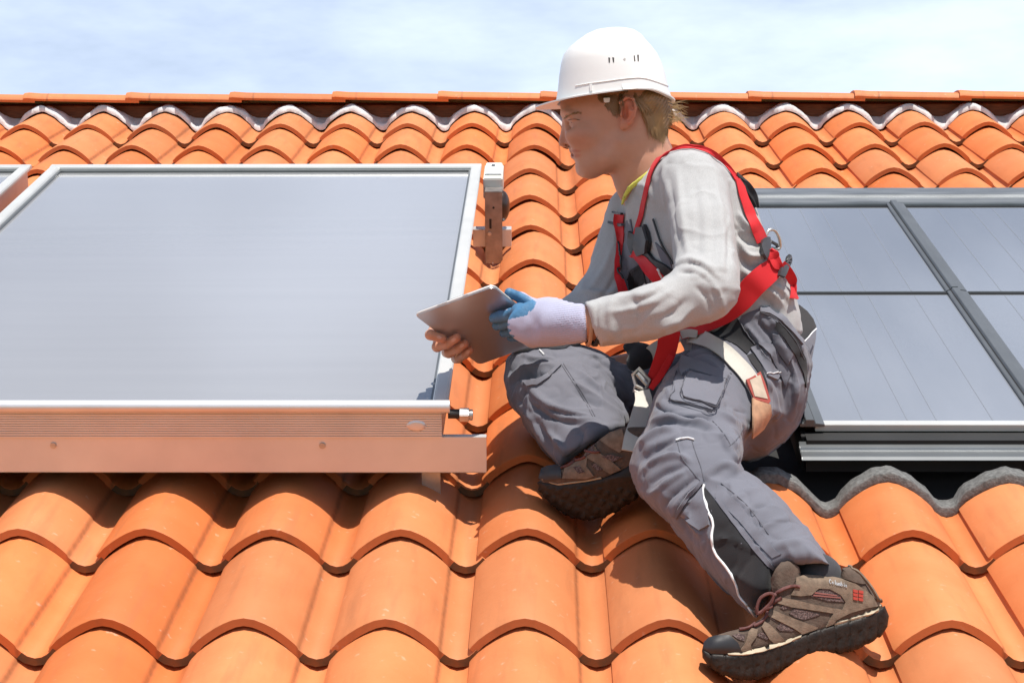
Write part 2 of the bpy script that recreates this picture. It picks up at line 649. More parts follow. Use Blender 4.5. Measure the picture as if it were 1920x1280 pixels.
# ------------------------------------------------------------------ collectors on the left
def collector(name, label, x1, pipe):
    """framed flat-plate collector: glass, four rails, ribbed casing; local frame = roof frame"""
    t = empty(name, R(0, 0, 0), label=label, cat='solar panel', group='framed panels left of the man')
    t.rotation_euler = (PITCH, 0, 0)
    w, u0, u1, top = 1.243, 0.598, 2.711, 0.153
    x0 = x1 - w
    fw = 0.030
    g = link('glass_pane', mesh('glass_pane', [(x0 + .02, u0 + .01, top - .010), (x1 - .02, u0 + .01, top - .010), (x1 - .02, u1 - .02, top - .010), (x0 + .02, u1 - .02, top - .010)],
                                [(0, 1, 2, 3)], M_GLASS), t)
    rail = [(0, -.006), (0.0, .004), (.004, .008), (fw - .004, .008), (fw, .003), (fw, -.006)]
    MB().prism_y([(x0 + a, top + b - .002) for a, b in rail], u0 + .012, u1 - fw).build('frame_rail', M_ALUP, t, .0015)
    MB().prism_y([(x1 - a, top + b - .002) for a, b in rail][::-1], u0 + .012, u1 - fw).build('frame_rail', M_ALUP, t, .0015)
    MB().prism([(u1 - a, top + b - .002) for a, b in rail], x0, x1).build('frame_rail', M_ALUP, t, .0015)
    # dark gasket between the glass and the top rail
    MB().box((x0 + fw, u1 - fw - .016, top - .0095), (x1 - fw, u1 - fw, top - .004)).build('gasket', M_DARKM, t)
    MB().box((x1 - fw - .005, u0 + .02, top - .0095), (x1 - fw, u1 - fw - .016, top - .004)).build('gasket', M_DARKM, t)
    MB().box((x0 + fw, u0 + .02, top - .0095), (x0 + fw + .005, u1 - fw - .016, top - .004)).build('gasket', M_DARKM, t)
    # rounded bottom rail
    pr = []
    for i in range(11):
        a = math.radians(75 + i * 21)
        pr.append((u0 + .002 + .0125 * math.cos(a), top - .001 + .0125 * math.sin(a)))
    pr += [(u0 + .022, top - .013), (u0 + .024, top + .001)]
    MB().prism(pr, x0, x1 + .004).build('bottom_rail', M_ALU, t, 0, 30)
    # ribbed casing: shallow horizontal grooves
    zt, zb = top - .013, top - .066
    ribs = 11
    pr = [(u0 + .03, zt)]
    for i in range(ribs):
        z0 = zt - (zt - zb) * i / ribs
        z1 = zt - (zt - zb) * (i + 1) / ribs
        pr += [(u0 + .004, z0), (u0 + .004, z0 - (z0 - z1) * .66), (u0 + .0065, z0 - (z0 - z1) * .70), (u0 + .0065, z1 + .0002)]
    pr += [(u0 + .03, zb)]
    MB().prism(pr, x0 + .006, x1 - .012).build('ribbed_casing', M_ALU, t)
    MB().box((x0 + .006, u0 + .03, zb), (x0 + .016, u1 - .012, zt)).build('side_casing', M_ALU, t)
    MB().box((x1 - .022, u0 + .03, zb), (x1 - .012, u1 - .012, zt)).build('side_casing', M_ALU, t)
    MB().box((x0 + .016, u0 + .03, zb - .002), (x1 - .022, u1 - .012, zb + .003)).build('back_plate', M_DARKM, t)
    MB().box((x0 + .016, u1 - .022, zb + .003), (x1 - .022, u1 - .012, zt)).build('top_casing', M_ALU, t)
    if pipe:
        # pressed round knock-out in the ribbed casing
        b = MB()
        c = Vector((x1 - .060, u0 + .0035, top - .040))
        for r, dy in ((.022, 0), (.017, -.0035)):
            pass
        ring = 24
        vs = []
        for r, dy in ((.019, .0014), (.0165, -.0012), (.010, -.0020), (0.0001, -.0022)):
            vs += [(c.x + r * math.cos(2 * math.pi * i / ring), c.y + dy, c.z + r * .62 * math.sin(2 * math.pi * i / ring)) for i in range(ring)]
        b.add(vs, [(j * ring + i, j * ring + (i + 1) % ring, (j + 1) * ring + (i + 1) % ring, (j + 1) * ring + i) for j in range(3) for i in range(ring)])
        b.build('knockout', M_ALU, t, 0, 60)
        # brass pipe stub with hexagonal nut at the lower corner
        b = MB().cyl((x1 + .0, u0 + .015, top - .020), (x1 + .030, u0 + .015, top - .020), .009, 14)
        b.build('pipe_stub', M_BLACK, t)
        b = MB().tube([(x1 + .022, u0 + .012, top - .021), (x1 + .040, u0 + .012, top - .021)], .0145, 6).cyl((x1 + .040, u0 + .012, top - .021), (x1 + .047, u0 + .012, top - .021), .0105, 14)
        b.build('pipe_nut', M_STEEL, t, .001)
    return t


PX1 = -0.152
collector('solar_panel', 'large frosted glass panel in a pale frame, beside the worker and his tablet', PX1, True)
collector('solar_panel', 'sliver of framed glass panel cut off at the left border above its larger neighbour', PX1 - 1.243 - .058, False)

# aluminium rail along the foot of the panels
rail = empty('mounting_rail', R(0, 0, 0), label='long flat aluminium rail with two screws along the foot of the frosted panel', cat='rail')
rail.rotation_euler = (PITCH, 0, 0)
MB().prism([(.606, .089), (.606, .018), (.609, .015), (.612, .018), (.612, .085), (.622, .085), (.622, .089)], -2.8, PX1 + .072).build('rail_profile', M_ALU, rail, .0008)
for px in (97, 604):
    x = -1.003 + (px - 0) * (0.922 / 911)
    b = MB().cyl((x, .6065, .072), (x, .603, .072), .0062, 14)
    b.add([(x - .0045, .6026, .0712), (x + .0045, .6026, .0712), (x + .0045, .6026, .0728), (x - .0045, .6026, .0728)], [(0, 1, 2, 3)])
    b.build('screw', M_STEEL, rail, .0008)
for px in (805,):
    x = -1.003 + px * (0.922 / 911)
    b = MB().box((x - .018, .64, -.085), (x + .018, .646, .084)).box((x - .018, .646, -.085), (x + .018, .85, -.079))
    b.build('roof_hook', M_STEEL, rail, .001)

# ------------------------------------------------------------------ sensor box, bracket and cable at the panel's upper corner
bx = PX1
brk = empty('mounting_bracket', R(bx, 2.56, 0.088), label='slotted steel bracket hanging below the small grey box at the panel corner', cat='bracket')
brk.rotation_euler = (PITCH, 0, 0)
b = MB().box((.016, -.10, -.16), (.064, -.097, .045)).box((.016, -.097, .040), (.064, .02, .045)).box((.016, -.098, .030), (.019, .0, .042))
b.build('plate', mat('weathered_steel', (0.30, 0.27, 0.25), .45, .7, var=.25, vscale=30), brk, .001)
MB().box((.028, -.1012, -.06), (.034, -.0995, -.032)).build('slot', M_BLACK, brk)
MB().cyl((.040, -.1015, .000), (.040, -.0995, .000), .0032, 10).build('hole', M_BLACK, brk)
MB().cyl((.028, -.104, -.074), (.028, -.098, -.074), .006, 6).build('bolt', M_STEEL, brk, .0008)
MB().box((-.02, -.05, -.125), (.088, -.012, -.075)).build('crossbar', M_ALU, brk, .001)
pc = MB()
ring = 20
vs = []
for i in range(7):
    a = i / 6 * math.pi / 2
    vs += [(.062 + .022 * math.sin(a), -.03 + .034 * math.cos(a) * math.cos(2 * math.pi * j / ring), -.012 + .045 * math.cos(a) * math.sin(2 * math.pi * j / ring)) for j in range(ring)]
pc.add(vs, [(i * ring + j, i * ring + (j + 1) % ring, (i + 1) * ring + (j + 1) % ring, (i + 1) * ring + j) for i in range(6) for j in range(ring)] + [tuple(range(ring))[::-1]])
pcap = pc.build('pipe_cap', mat('dark_brown_cap', (0.035, 0.018, 0.012), 0.3), brk, 0, 60)
jb = empty('junction_box', R(bx, 2.62, 0.133), label='small grey junction box with a white cable gland at the panel corner', cat='junction box')
jb.rotation_euler = (PITCH, 0, 0)
MB().box((.010, -.10, -.035), (.064, .085, .024)).build('casing', M_PLAST, jb, .003)
MB().box((.014, -.06, .0245), (.060, .080, .030)).build('lid', M_WHITE, jb, .002)
MB().box((.030, .03, .0302), (.040, .05, .032)).build('lid_clip', M_DARKM, jb)
MB().cyl((.036, -.100, -.012), (.036, -.108, -.014), .0105, 12).tube([(.036, -.108, -.014), (.036, -.116, -.017)], .008, 12).build('cable_gland', M_WHITE, jb, .001)
cab = MB()
P = [Vector((.036, -.112, -.016)), Vector((.038, -.125, -.035)), Vector((.043, -.135, -.08)), Vector((.050, -.138, -.14)), Vector((.054, -.14, -.185)), Vector((.050, -.150, -.20)), Vector((.03, -.16, -.205))]
pts = []
for i in range(len(P) - 1):
    for s in range(4):
        t = s / 4
        p0, p1, p2, p3 = P[max(i - 1, 0)], P[i], P[i + 1], P[min(i + 2, len(P) - 1)]
        pts.append(0.5 * ((2 * p1) + (p2 - p0) * t + (2 * p0 - 5 * p1 + 4 * p2 - p3) * t * t + (3 * p1 - p0 - 3 * p2 + p3) * t ** 3))
cab.tube(pts, .0038, 8).build('cable', M_CABLE, jb)

# ------------------------------------------------------------------ in-roof collectors on the right
CU0, CUM, CU1 = 0.887, 1.832, 2.735
MODX = [COLL_X0 + .03, 1.045, 1.555, 2.065, 2.575]
names = {(0, 1): 'upper glass collector directly behind the man\'s back', (0, 0): 'lower glass collector beside the man\'s hip and trousers',
         (1, 1): 'upper glass collector meeting the picture\'s right border', (1, 0): 'lower glass collector past the long diagonal cover strip'}
for i in (0, 1, 2, 3):
    for j in (0, 1):
        if i > 1:
            continue
        xa, xb = MODX[i] + .012, MODX[i + 1] - .012
        ua, ub = (CU0, CUM - .012) if j == 0 else (CUM + .012, CU1)
        t = empty('glass_collector', R(0, 0, 0), label=names[(i, j)], cat='solar panel', group='glass panels set into the roof on the right')
        t.rotation_euler = (PITCH, 0, 0)
        link('glass_pane', mesh('glass_pane', [(xa, ua, .020), (xb, ua, .020), (xb, ub, .020), (xa, ub, .020)], [(0, 1, 2, 3)], M_GLASS2), t)
        # absorber fins seen faintly: raised seams under the film
        for q in (.22, .42, .55, .80):
            x = xa + (xb - xa) * q
            MB().box((x - .0011, ua + .01, .0202), (x + .0011, ub - .01, .0206)).build('absorber_seam', mat('seam', (0.205, 0.22, 0.245), 0.10) if 'seam' not in bpy.data.materials else bpy.data.materials['seam'], t)
        MB().box((xa, ua - (.026 if j == 0 else .008), .008), (xb, ua, .0225)).build('lower_frame', M_ALUP if j == 0 else M_DARKM, t, .001)
        MB().box((xa, ub, -.02), (xb, ub + .008, .0225)).build('upper_frame', M_BLACK, t, .001)
fl = empty('flashing_frame', R(0, 0, 0), label='dark metal flashing and cover strips framing the glass collectors in the roof', cat='flashing')
fl.rotation_euler = (PITCH, 0, 0)
MB().prism([(CU1 + .045, .018), (CU1 + .048, .024), (CU1 + .105, .028), (CU1 + .110, .034), (CU1 + .185, .036), (CU1 + .20, .03), (CU1 + .20, .01), (CU1 + .045, .008)], COLL_X0 - .03, COLL_X1 + .05).build('top_flashing', M_ZINC, fl, .002)
MB().box((COLL_X0, CU1 + .010, -.02), (COLL_X1, CU1 + .045, .012)).build('top_gasket', M_BLACK, fl)
for i in (0, 1, 2):
    x = MODX[i]
    for ua, ub in ((CU0 - .035, CUM - .002), (CUM + .004, CU1 + .03)):
        b = MB().prism_y([(x - .020, .021), (x - .020, .0265), (x - .010, .0285), (x - .008, .036), (x + .008, .036), (x + .010, .0285), (x + .030, .0265), (x + .030, .021)], ua, ub)
        b.build('cover_strip', M_DARKM, fl, .0008)
        for dx in (-.0098, .0098):
            MB().box((x + dx - .0016, ua + .001, .0287), (x + dx + .0016, ub - .001, .0300)).build('cover_gasket', M_BLACK, fl)
MB().box((COLL_X0, CUM - .0118, -.015), (COLL_X1, CUM + .0118, .0185)).build('middle_gasket', M_BLACK, fl)
MB().box((COLL_X0 + .02, CU0 - .075, -.06), (COLL_X1, CU0 - .03, .007)).build('lower_channel', M_BLACK, fl)
MB().prism([(CU0 - .060, -.016), (CU0 - .060, -.001), (CU0 - .066, .001), (CU0 - .085, -.004), (CU0 - .088, -.009), (CU0 - .120, -.011), (CU0 - .126, -.017), (CU0 - .120, -.020)], COLL_X0 + .005, COLL_X1).build('apron', M_DARKM, fl, .001)
MB().box((COLL_X0 - .17, .69, -.13), (COLL_X1, CU1 + .2, -.105)).build('tray', M_MEMB, fl)
MB().box((COLL_X0 + .012, CU0 - .05, -.064), (COLL_X0 + .024, CU1 + .04, .006)).build('side_channel', M_BLACK, fl, .001)
# foam strip lying on the ends of the tiles
us = [.640, .6405, .643, .680, .690]
xs = np.arange(COLL_X0 - .15, COLL_X1, TW / 24)
v = []
for j, u in enumerate(us):
    for x in xs:
        dz = [.001, .0185, .0205, .0205, -.03][j]
        v.append((x, u + .004 * math.sin(x * 40), tile_h(x, .66) + dz + .0015 * math.sin(x * 173)))
nx = len(xs)
f = [(j * nx + i, j * nx + i + 1, (j + 1) * nx + i + 1, (j + 1) * nx + i) for j in range(len(us) - 1) for i in range(nx - 1)]
link('foam_strip', mesh('foam_strip', v, f, M_FOAM, smooth=True), fl)
# ------------------------------------------------------------------ implicit-surface tools (camera-aligned metres: x right, y up, z towards the camera)
f32 = np.float32


def P(px, py, Z):
    return np.array([(px - 960) / F * Z, (640 - py) / F * Z, -Z], dtype=f32)


def PX(p):
    return 960 + F * p[:, 0] / -p[:, 2], 640 - F * p[:, 1] / -p[:, 2]


def smin(a, b, k):
    h = np.maximum(k - np.abs(a - b), 0) / k
    return np.minimum(a, b) - h * h * k * 0.25


def smax(a, b, k):
    h = np.maximum(k - np.abs(a - b), 0) / k
    return np.maximum(a, b) + h * h * k * 0.25


def seg(p, a, b, ra, rb):
    ab = (b - a).astype(f32)
    t = np.clip(((p - a) @ ab) / max(float(ab @ ab), 1e-9), 0, 1)
    q = p - a - t[:, None] * ab
    return np.sqrt(np.einsum('ij,ij->i', q, q)) - (ra + t * (rb - ra))


def chain(p, pts, k=0.02):
    """pts: (px, py, depth, radius) joints"""
    d = None
    c = [(P(*q[:3]), q[3]) for q in pts]
    for (a, ra), (b, rb) in zip(c[:-1], c[1:]):
        e = seg(p, a, b, ra, rb)
        d = e if d is None else smin(d, e, k)
    return d


def ball(p, c, r):
    q = p - c
    return np.sqrt(np.einsum('ij,ij->i', q, q)) - r


def ell(p, c, r, rot=None):
    q = p - c
    if rot is not None:
        q = q @ np.asarray(rot, dtype=f32)
    r = np.asarray(r, dtype=f32)
    k0 = np.sqrt((q / r * (q / r)).sum(1))
    k1 = np.sqrt((q / (r * r) * (q / (r * r))).sum(1)) + 1e-9
    return k0 * (k0 - 1) / k1


def poly_sd(x, y, poly):
    """signed distance to a polygon, negative inside (same unit as x, y)"""
    n = len(poly)
    d = np.full(x.shape, 1e18, dtype=f32)
    s = np.ones(x.shape, dtype=f32)
    for i in range(n):
        ax, ay = poly[i]
        bx_, by_ = poly[i - 1]
        ex, ey = bx_ - ax, by_ - ay
        wx, wy = x - ax, y - ay
        t = np.clip((wx * ex + wy * ey) / (ex * ex + ey * ey + 1e-9), 0, 1)
        dx, dy = wx - ex * t, wy - ey * t
        d = np.minimum(d, dx * dx + dy * dy)
        c1, c2, c3 = y >= ay, y < by_, ex * wy > ey * wx
        flip = (c1 & c2 & c3) | (~c1 & ~c2 & ~c3)
        s[flip] *= -1
    return s * np.sqrt(d)


def outline(p, poly):
    x, y = PX(p)
    return poly_sd(x, y, poly) * (-p[:, 2]) / F


def sdf_mesh(fn, lo, hi, vox, slack=1.7, relax=1):
    """surface nets over the active blocks only -> vertices, quads"""
    B = 6
    lo = np.asarray(lo, dtype=f32)
    nb = np.ceil((np.asarray(hi) - lo) / (B * vox)).astype(int)
    g = np.stack(np.meshgrid(*[np.arange(n) for n in nb], indexing='ij'), -1).reshape(-1, 3)
    cen = lo + (g + 0.5).astype(f32) * f32(B * vox)
    d = np.concatenate([fn(c) for c in np.array_split(cen, max(1, len(cen) // 400000))])
    g = g[np.abs(d) < B * vox * 0.87 * slack]
    off = np.stack(np.meshgrid(*[np.arange(B + 1)] * 3, indexing='ij'), -1)
    vals = []
    for gb in np.array_split(g, max(1, len(g) // 1500)):
        pts = lo + (gb[:, None, None, None, :] * B + off[None]).astype(f32) * f32(vox)
        vals.append(fn(pts.reshape(-1, 3)).reshape(len(gb), B + 1, B + 1, B + 1))
    V = np.concatenate(vals)
    c = np.stack([V[:, i:i + B, j:j + B, k:k + B] for i in (0, 1) for j in (0, 1) for k in (0, 1)], -1)
    ins = c < 0
    cross = ins.any(-1) & ~ins.all(-1)
    bi, ci, cj, ck = np.nonzero(cross)
    cv = c[bi, ci, cj, ck]
    corner = np.array([(i, j, k) for i in (0, 1) for j in (0, 1) for k in (0, 1)], dtype=f32)
    acc = np.zeros((len(bi), 3), dtype=f32)
    cnt = np.zeros(len(bi), dtype=f32)
    for a in range(8):
        for b in range(a + 1, 8):
            if np.abs(corner[a] - corner[b]).sum() != 1:
                continue
            va, vb = cv[:, a], cv[:, b]
            m = (va < 0) != (vb < 0)
            t = np.where(m, va / np.where(m, va - vb, 1), 0)
            acc += np.where(m[:, None], corner[a] + t[:, None] * (corner[b] - corner[a]), 0)
            cnt += m
    cell = g[bi] * B + np.stack([ci, cj, ck], -1)
    v = lo + (cell + acc / cnt[:, None]).astype(f32) * f32(vox)
    N = nb * B + 2
    key = (cell[:, 0].astype(np.int64) * N[1] + cell[:, 1]) * N[2] + cell[:, 2]
    order = np.argsort(key)
    sk = key[order]

    def find(cc):
        k = (cc[:, 0].astype(np.int64) * N[1] + cc[:, 1]) * N[2] + cc[:, 2]
        i = np.minimum(np.searchsorted(sk, k), len(sk) - 1)
        return np.where(sk[i] == k, order[i], -1)

    quads = []
    I = V < 0
    for ax in range(3):
        e = np.zeros(3, int)
        e[ax] = 1
        a0 = I[:, :B, :B, :B]
        a1 = I[:, e[0]:B + e[0], e[1]:B + e[1], e[2]:B + e[2]]
        bb, i, j, k = np.nonzero(a0 != a1)
        base = g[bb] * B + np.stack([i, j, k], -1)
        o1, o2 = [np.eye(3, dtype=int)[(ax + s) % 3] for s in (1, 2)]
        q = np.stack([find(base - o1 - o2), find(base - o2), find(base), find(base - o1)], -1)
        flip = ~a0[bb, i, j, k]
        q[flip] = q[flip][:, ::-1]
        quads.append(q[(q >= 0).all(1)])
    Q = np.concatenate(quads)
    for _ in range(relax):                        # pull the vertices onto the surface
        h = f32(vox * 0.25)
        d0 = fn(v)
        gr = np.stack([fn(v + np.eye(3, dtype=f32)[a] * h) - d0 for a in range(3)], -1) / h
        gg = np.maximum((gr * gr).sum(1), 0.15)
        step = np.clip(d0 / gg, -vox * .6, vox * .6)
        v = v - gr * step[:, None]
    return v, Q


def world_pts(v):
    M = np.array(CAM_M)
    return v @ M[:3, :3].T.astype(f32) + M[:3, 3].astype(f32)


def vnormals(v, Q):
    a, b, c, d = (v[Q[:, i]] for i in range(4))
    fnm = np.cross(c - a, d - b)
    n = np.zeros_like(v)
    for i in range(4):
        np.add.at(n, Q[:, i], fnm)
    return n / (np.linalg.norm(n, axis=1)[:, None] + 1e-12)


def smooth_verts(v, Q, it, lam=0.5):
    e = np.concatenate([Q[:, [0, 1]], Q[:, [1, 2]], Q[:, [2, 3]], Q[:, [3, 0]]])
    for _ in range(it):
        s = np.zeros_like(v)
        c = np.zeros(len(v), dtype=f32)
        np.add.at(s, e[:, 0], v[e[:, 1]])
        np.add.at(s, e[:, 1], v[e[:, 0]])
        np.add.at(c, e[:, 0], 1)
        np.add.at(c, e[:, 1], 1)
        v = v + lam * (s / np.maximum(c, 1)[:, None] - v)
    return v


def catmull(pts, n=8):
    p = [np.asarray(q, float) for q in pts]
    out = []
    for i in range(len(p) - 1):
        p0, p1, p2, p3 = p[max(i - 1, 0)], p[i], p[i + 1], p[min(i + 2, len(p) - 1)]
        for s in range(n):
            t = s / n
            out.append(0.5 * (2 * p1 + (p2 - p0) * t + (2 * p0 - 5 * p1 + 4 * p2 - p3) * t * t + (3 * p1 - p0 - 3 * p2 + p3) * t ** 3))
    out.append(p[-1])
    return np.array(out)


def folds(v, Q, lines, zlim=None):
    """cloth folds: each line (pixel polyline, half-width px, height m) raises or sinks the cloth that faces the photographer's side"""
    nrm = vnormals(v, Q)
    x, y = PX(v)
    view = v / np.linalg.norm(v, axis=1)[:, None]
    face = np.clip(-(nrm * view).sum(1) * 2.2, 0, 1)
    disp = np.zeros(len(v), dtype=f32)
    for ln in lines:
        pts, w, amp = ln[:3]
        c = catmull(pts, 6) if len(pts) > 2 else np.array(pts, float)
        m = (x > c[:, 0].min() - 3 * w) & (x < c[:, 0].max() + 3 * w) & (y > c[:, 1].min() - 3 * w) & (y < c[:, 1].max() + 3 * w)
        idx = np.nonzero(m)[0]
        if not len(idx):
            continue
        X, Y = x[idx], y[idx]
        best = np.full(len(idx), 1e9, dtype=f32)
        bs = np.zeros(len(idx), dtype=f32)
        side = np.zeros(len(idx), dtype=f32)
        n = len(c) - 1
        for i in range(n):
            ex, ey = c[i + 1] - c[i]
            wx, wy = X - c[i][0], Y - c[i][1]
            t = np.clip((wx * ex + wy * ey) / (ex * ex + ey * ey + 1e-9), 0, 1)
            dd = np.hypot(wx - ex * t, wy - ey * t)
            u = dd < best
            best[u] = dd[u]
            bs[u] = ((i + t) / n)[u]
            side[u] = np.sign(ex * wy - ey * wx)[u]
        taper = np.sin(np.pi * np.clip(bs * .94 + .03, 0, 1)) ** 0.6
        prof = np.exp(-(best / w) ** 2)
        if len(ln) > 3:                            # lopsided fold: steep on one side (ln[3] = +1 / -1)
            prof = np.where(side * ln[3] > 0, np.exp(-(best / (w * .42)) ** 2), np.exp(-(best / (w * 1.6)) ** 2))
        disp[idx] += amp * taper * prof
    return v + nrm * (disp * face)[:, None]


def noise3(p, seed, scale):
    """cheap smooth value noise"""
    q = p / scale
    i = np.floor(q).astype(np.int64)
    fr = (q - i).astype(f32)
    fr = fr * fr * (3 - 2 * fr)

    def h(ix, iy, iz):
        n = (ix * 374761393 + iy * 668265263 + iz * 2147483647 + seed * 1274126177) & 0x7fffffff
        n = ((n ^ (n >> 13)) * 1274126177) & 0x7fffffff
        return ((n ^ (n >> 16)) & 0xffff).astype(f32) / 65535 * 2 - 1
    r = 0
    for a in (0, 1):
        for b in (0, 1):
            for c in (0, 1):
                w = (fr[:, 0] if a else 1 - fr[:, 0]) * (fr[:, 1] if b else 1 - fr[:, 1]) * (fr[:, 2] if c else 1 - fr[:, 2])
                r = r + w * h(i[:, 0] + a, i[:, 1] + b, i[:, 2] + c)
    return r


def put(name, v, Q, m, parent, origin, smooth=True):
    w = world_pts(np.asarray(v, dtype=f32)) - np.array(origin, dtype=f32)
    me = bpy.data.meshes.new(name)
    me.vertices.add(len(w))
    me.vertices.foreach_set('co', w.ravel())
    nq = len(Q)
    k = Q.shape[1]
    me.loops.add(nq * k)
    me.polygons.add(nq)
    me.loops.foreach_set('vertex_index', Q.ravel().astype(np.int32))
    me.polygons.foreach_set('loop_start', np.arange(0, nq * k, k, dtype=np.int32))
    me.polygons.foreach_set('loop_total', np.full(nq, k, dtype=np.int32))
    me.update(calc_edges=True)
    me.validate()
    for mm in (m if isinstance(m, (list, tuple)) else [m]):
        me.materials.append(mm)
    me.polygons.foreach_set('use_smooth', np.full(len(me.polygons), smooth, dtype=bool))
    return link(name, me, parent)


def bvh_of(*vq):
    V, T, k = [], [], 0
    for v, q in vq:
        V.append(np.asarray(v))
        T += [tuple(int(a) + k for a in f) for f in q]
        k += len(v)
    return BVHTree.FromPolygons(np.concatenate(V).tolist(), T)


def cast(bvh, px, py):
    d = Vector(((px - 960) / F, (640 - py) / F, -1)).normalized()
    loc, nrm, idx, dist = bvh.ray_cast(Vector((0, 0, 0)), d)
    if loc is None:
        return None, None
    if nrm.dot(d) > 0:
        nrm = -nrm
    return np.array(loc), np.array(nrm)


def patch(name, poly, bvh, m, parent, origin, off=0.0015, thick=0.002, step=7, smooth=True, curve=False, near=None):
    """a piece of cloth, leather or print lying on a surface: outline in photograph pixels dropped onto the surface, with its own thickness"""
    pts = catmull(list(poly) + [poly[0]], 5)[:-1] if curve else np.array(poly, float)
    ring = []
    n = len(pts)
    for i in range(n):
        a, b = pts[i], pts[(i + 1) % n]
        k = max(1, int(np.hypot(*(b - a)) / step))
        ring += [a + (b - a) * j / k for j in range(k)]
    ring = np.array(ring)
    x0, y0 = ring.min(0)
    x1, y1 = ring.max(0)
    gx, gy = np.meshgrid(np.arange(x0 + step * .5, x1, step), np.arange(y0 + step * .5, y1, step))
    gp = np.stack([gx.ravel(), gy.ravel()], -1)
    if len(gp):
        gp = gp[poly_sd(gp[:, 0], gp[:, 1], ring) < -step * 0.45]
    allp = np.concatenate([ring, gp]) if len(gp) else ring
    nr = len(ring)
    vs, es, fs, ov, oe, of = delaunay_2d_cdt([Vector(q) for q in allp], [(i, (i + 1) % nr) for i in range(nr)], [], 1, 0.001)
    loc, nrm, miss = [], [], []
    for i, q in enumerate(vs):
        a, b = cast(bvh, q.x, q.y)
        if a is not None and near is not None and abs(-a[2] - near) > 0.12:
            a = None
        loc.append(a)
        nrm.append(b)
        if a is None:
            miss.append(i)
    ok = [i for i in range(len(vs)) if loc[i] is not None]
    if not ok:
        return None
    oxy = np.array([vs[i][:] for i in ok])
    for i in miss:
        j = ok[int(((oxy - np.array(vs[i][:])) ** 2).sum(1).argmin())]
        Z = -loc[j][2] + 0.004
        loc[i] = P(vs[i].x, vs[i].y, Z).astype(float)
        nrm[i] = nrm[j]
    loc, nrm = np.array(loc), np.array(nrm)
    nb = [set() for _ in vs]
    for t in fs:
        for a in t:
            nb[a].update(t)
    nrm = np.array([nrm[list(s)].sum(0) if s else nrm[i] for i, s in enumerate(nb)])
    nrm /= np.linalg.norm(nrm, axis=1)[:, None] + 1e-9
    top = loc + nrm * off
    bot = loc + nrm * (off - thick)
    k = len(vs)
    faces = []
    for t in fs:
        a, b, c = top[t[0]], top[t[1]], top[t[2]]
        t = tuple(t) if np.dot(np.cross(b - a, c - a), nrm[t[0]]) > 0 else tuple(t)[::-1]
        faces.append(t)
    cnt = {}
    for t in faces:
        for a, b in zip(t, t[1:] + t[:1]):
            cnt[(a, b)] = 1
    side = [(b, a, a + k, b + k) for (a, b) in cnt if (b, a) not in cnt]
    V = np.concatenate([top, bot])
    w = world_pts(V.astype(f32)) - np.array(origin, dtype=f32)
    me = mesh(name, w.tolist(), faces + side, m)
    return link(name, sharp(me, 50), parent) if smooth else link(name, me, parent)


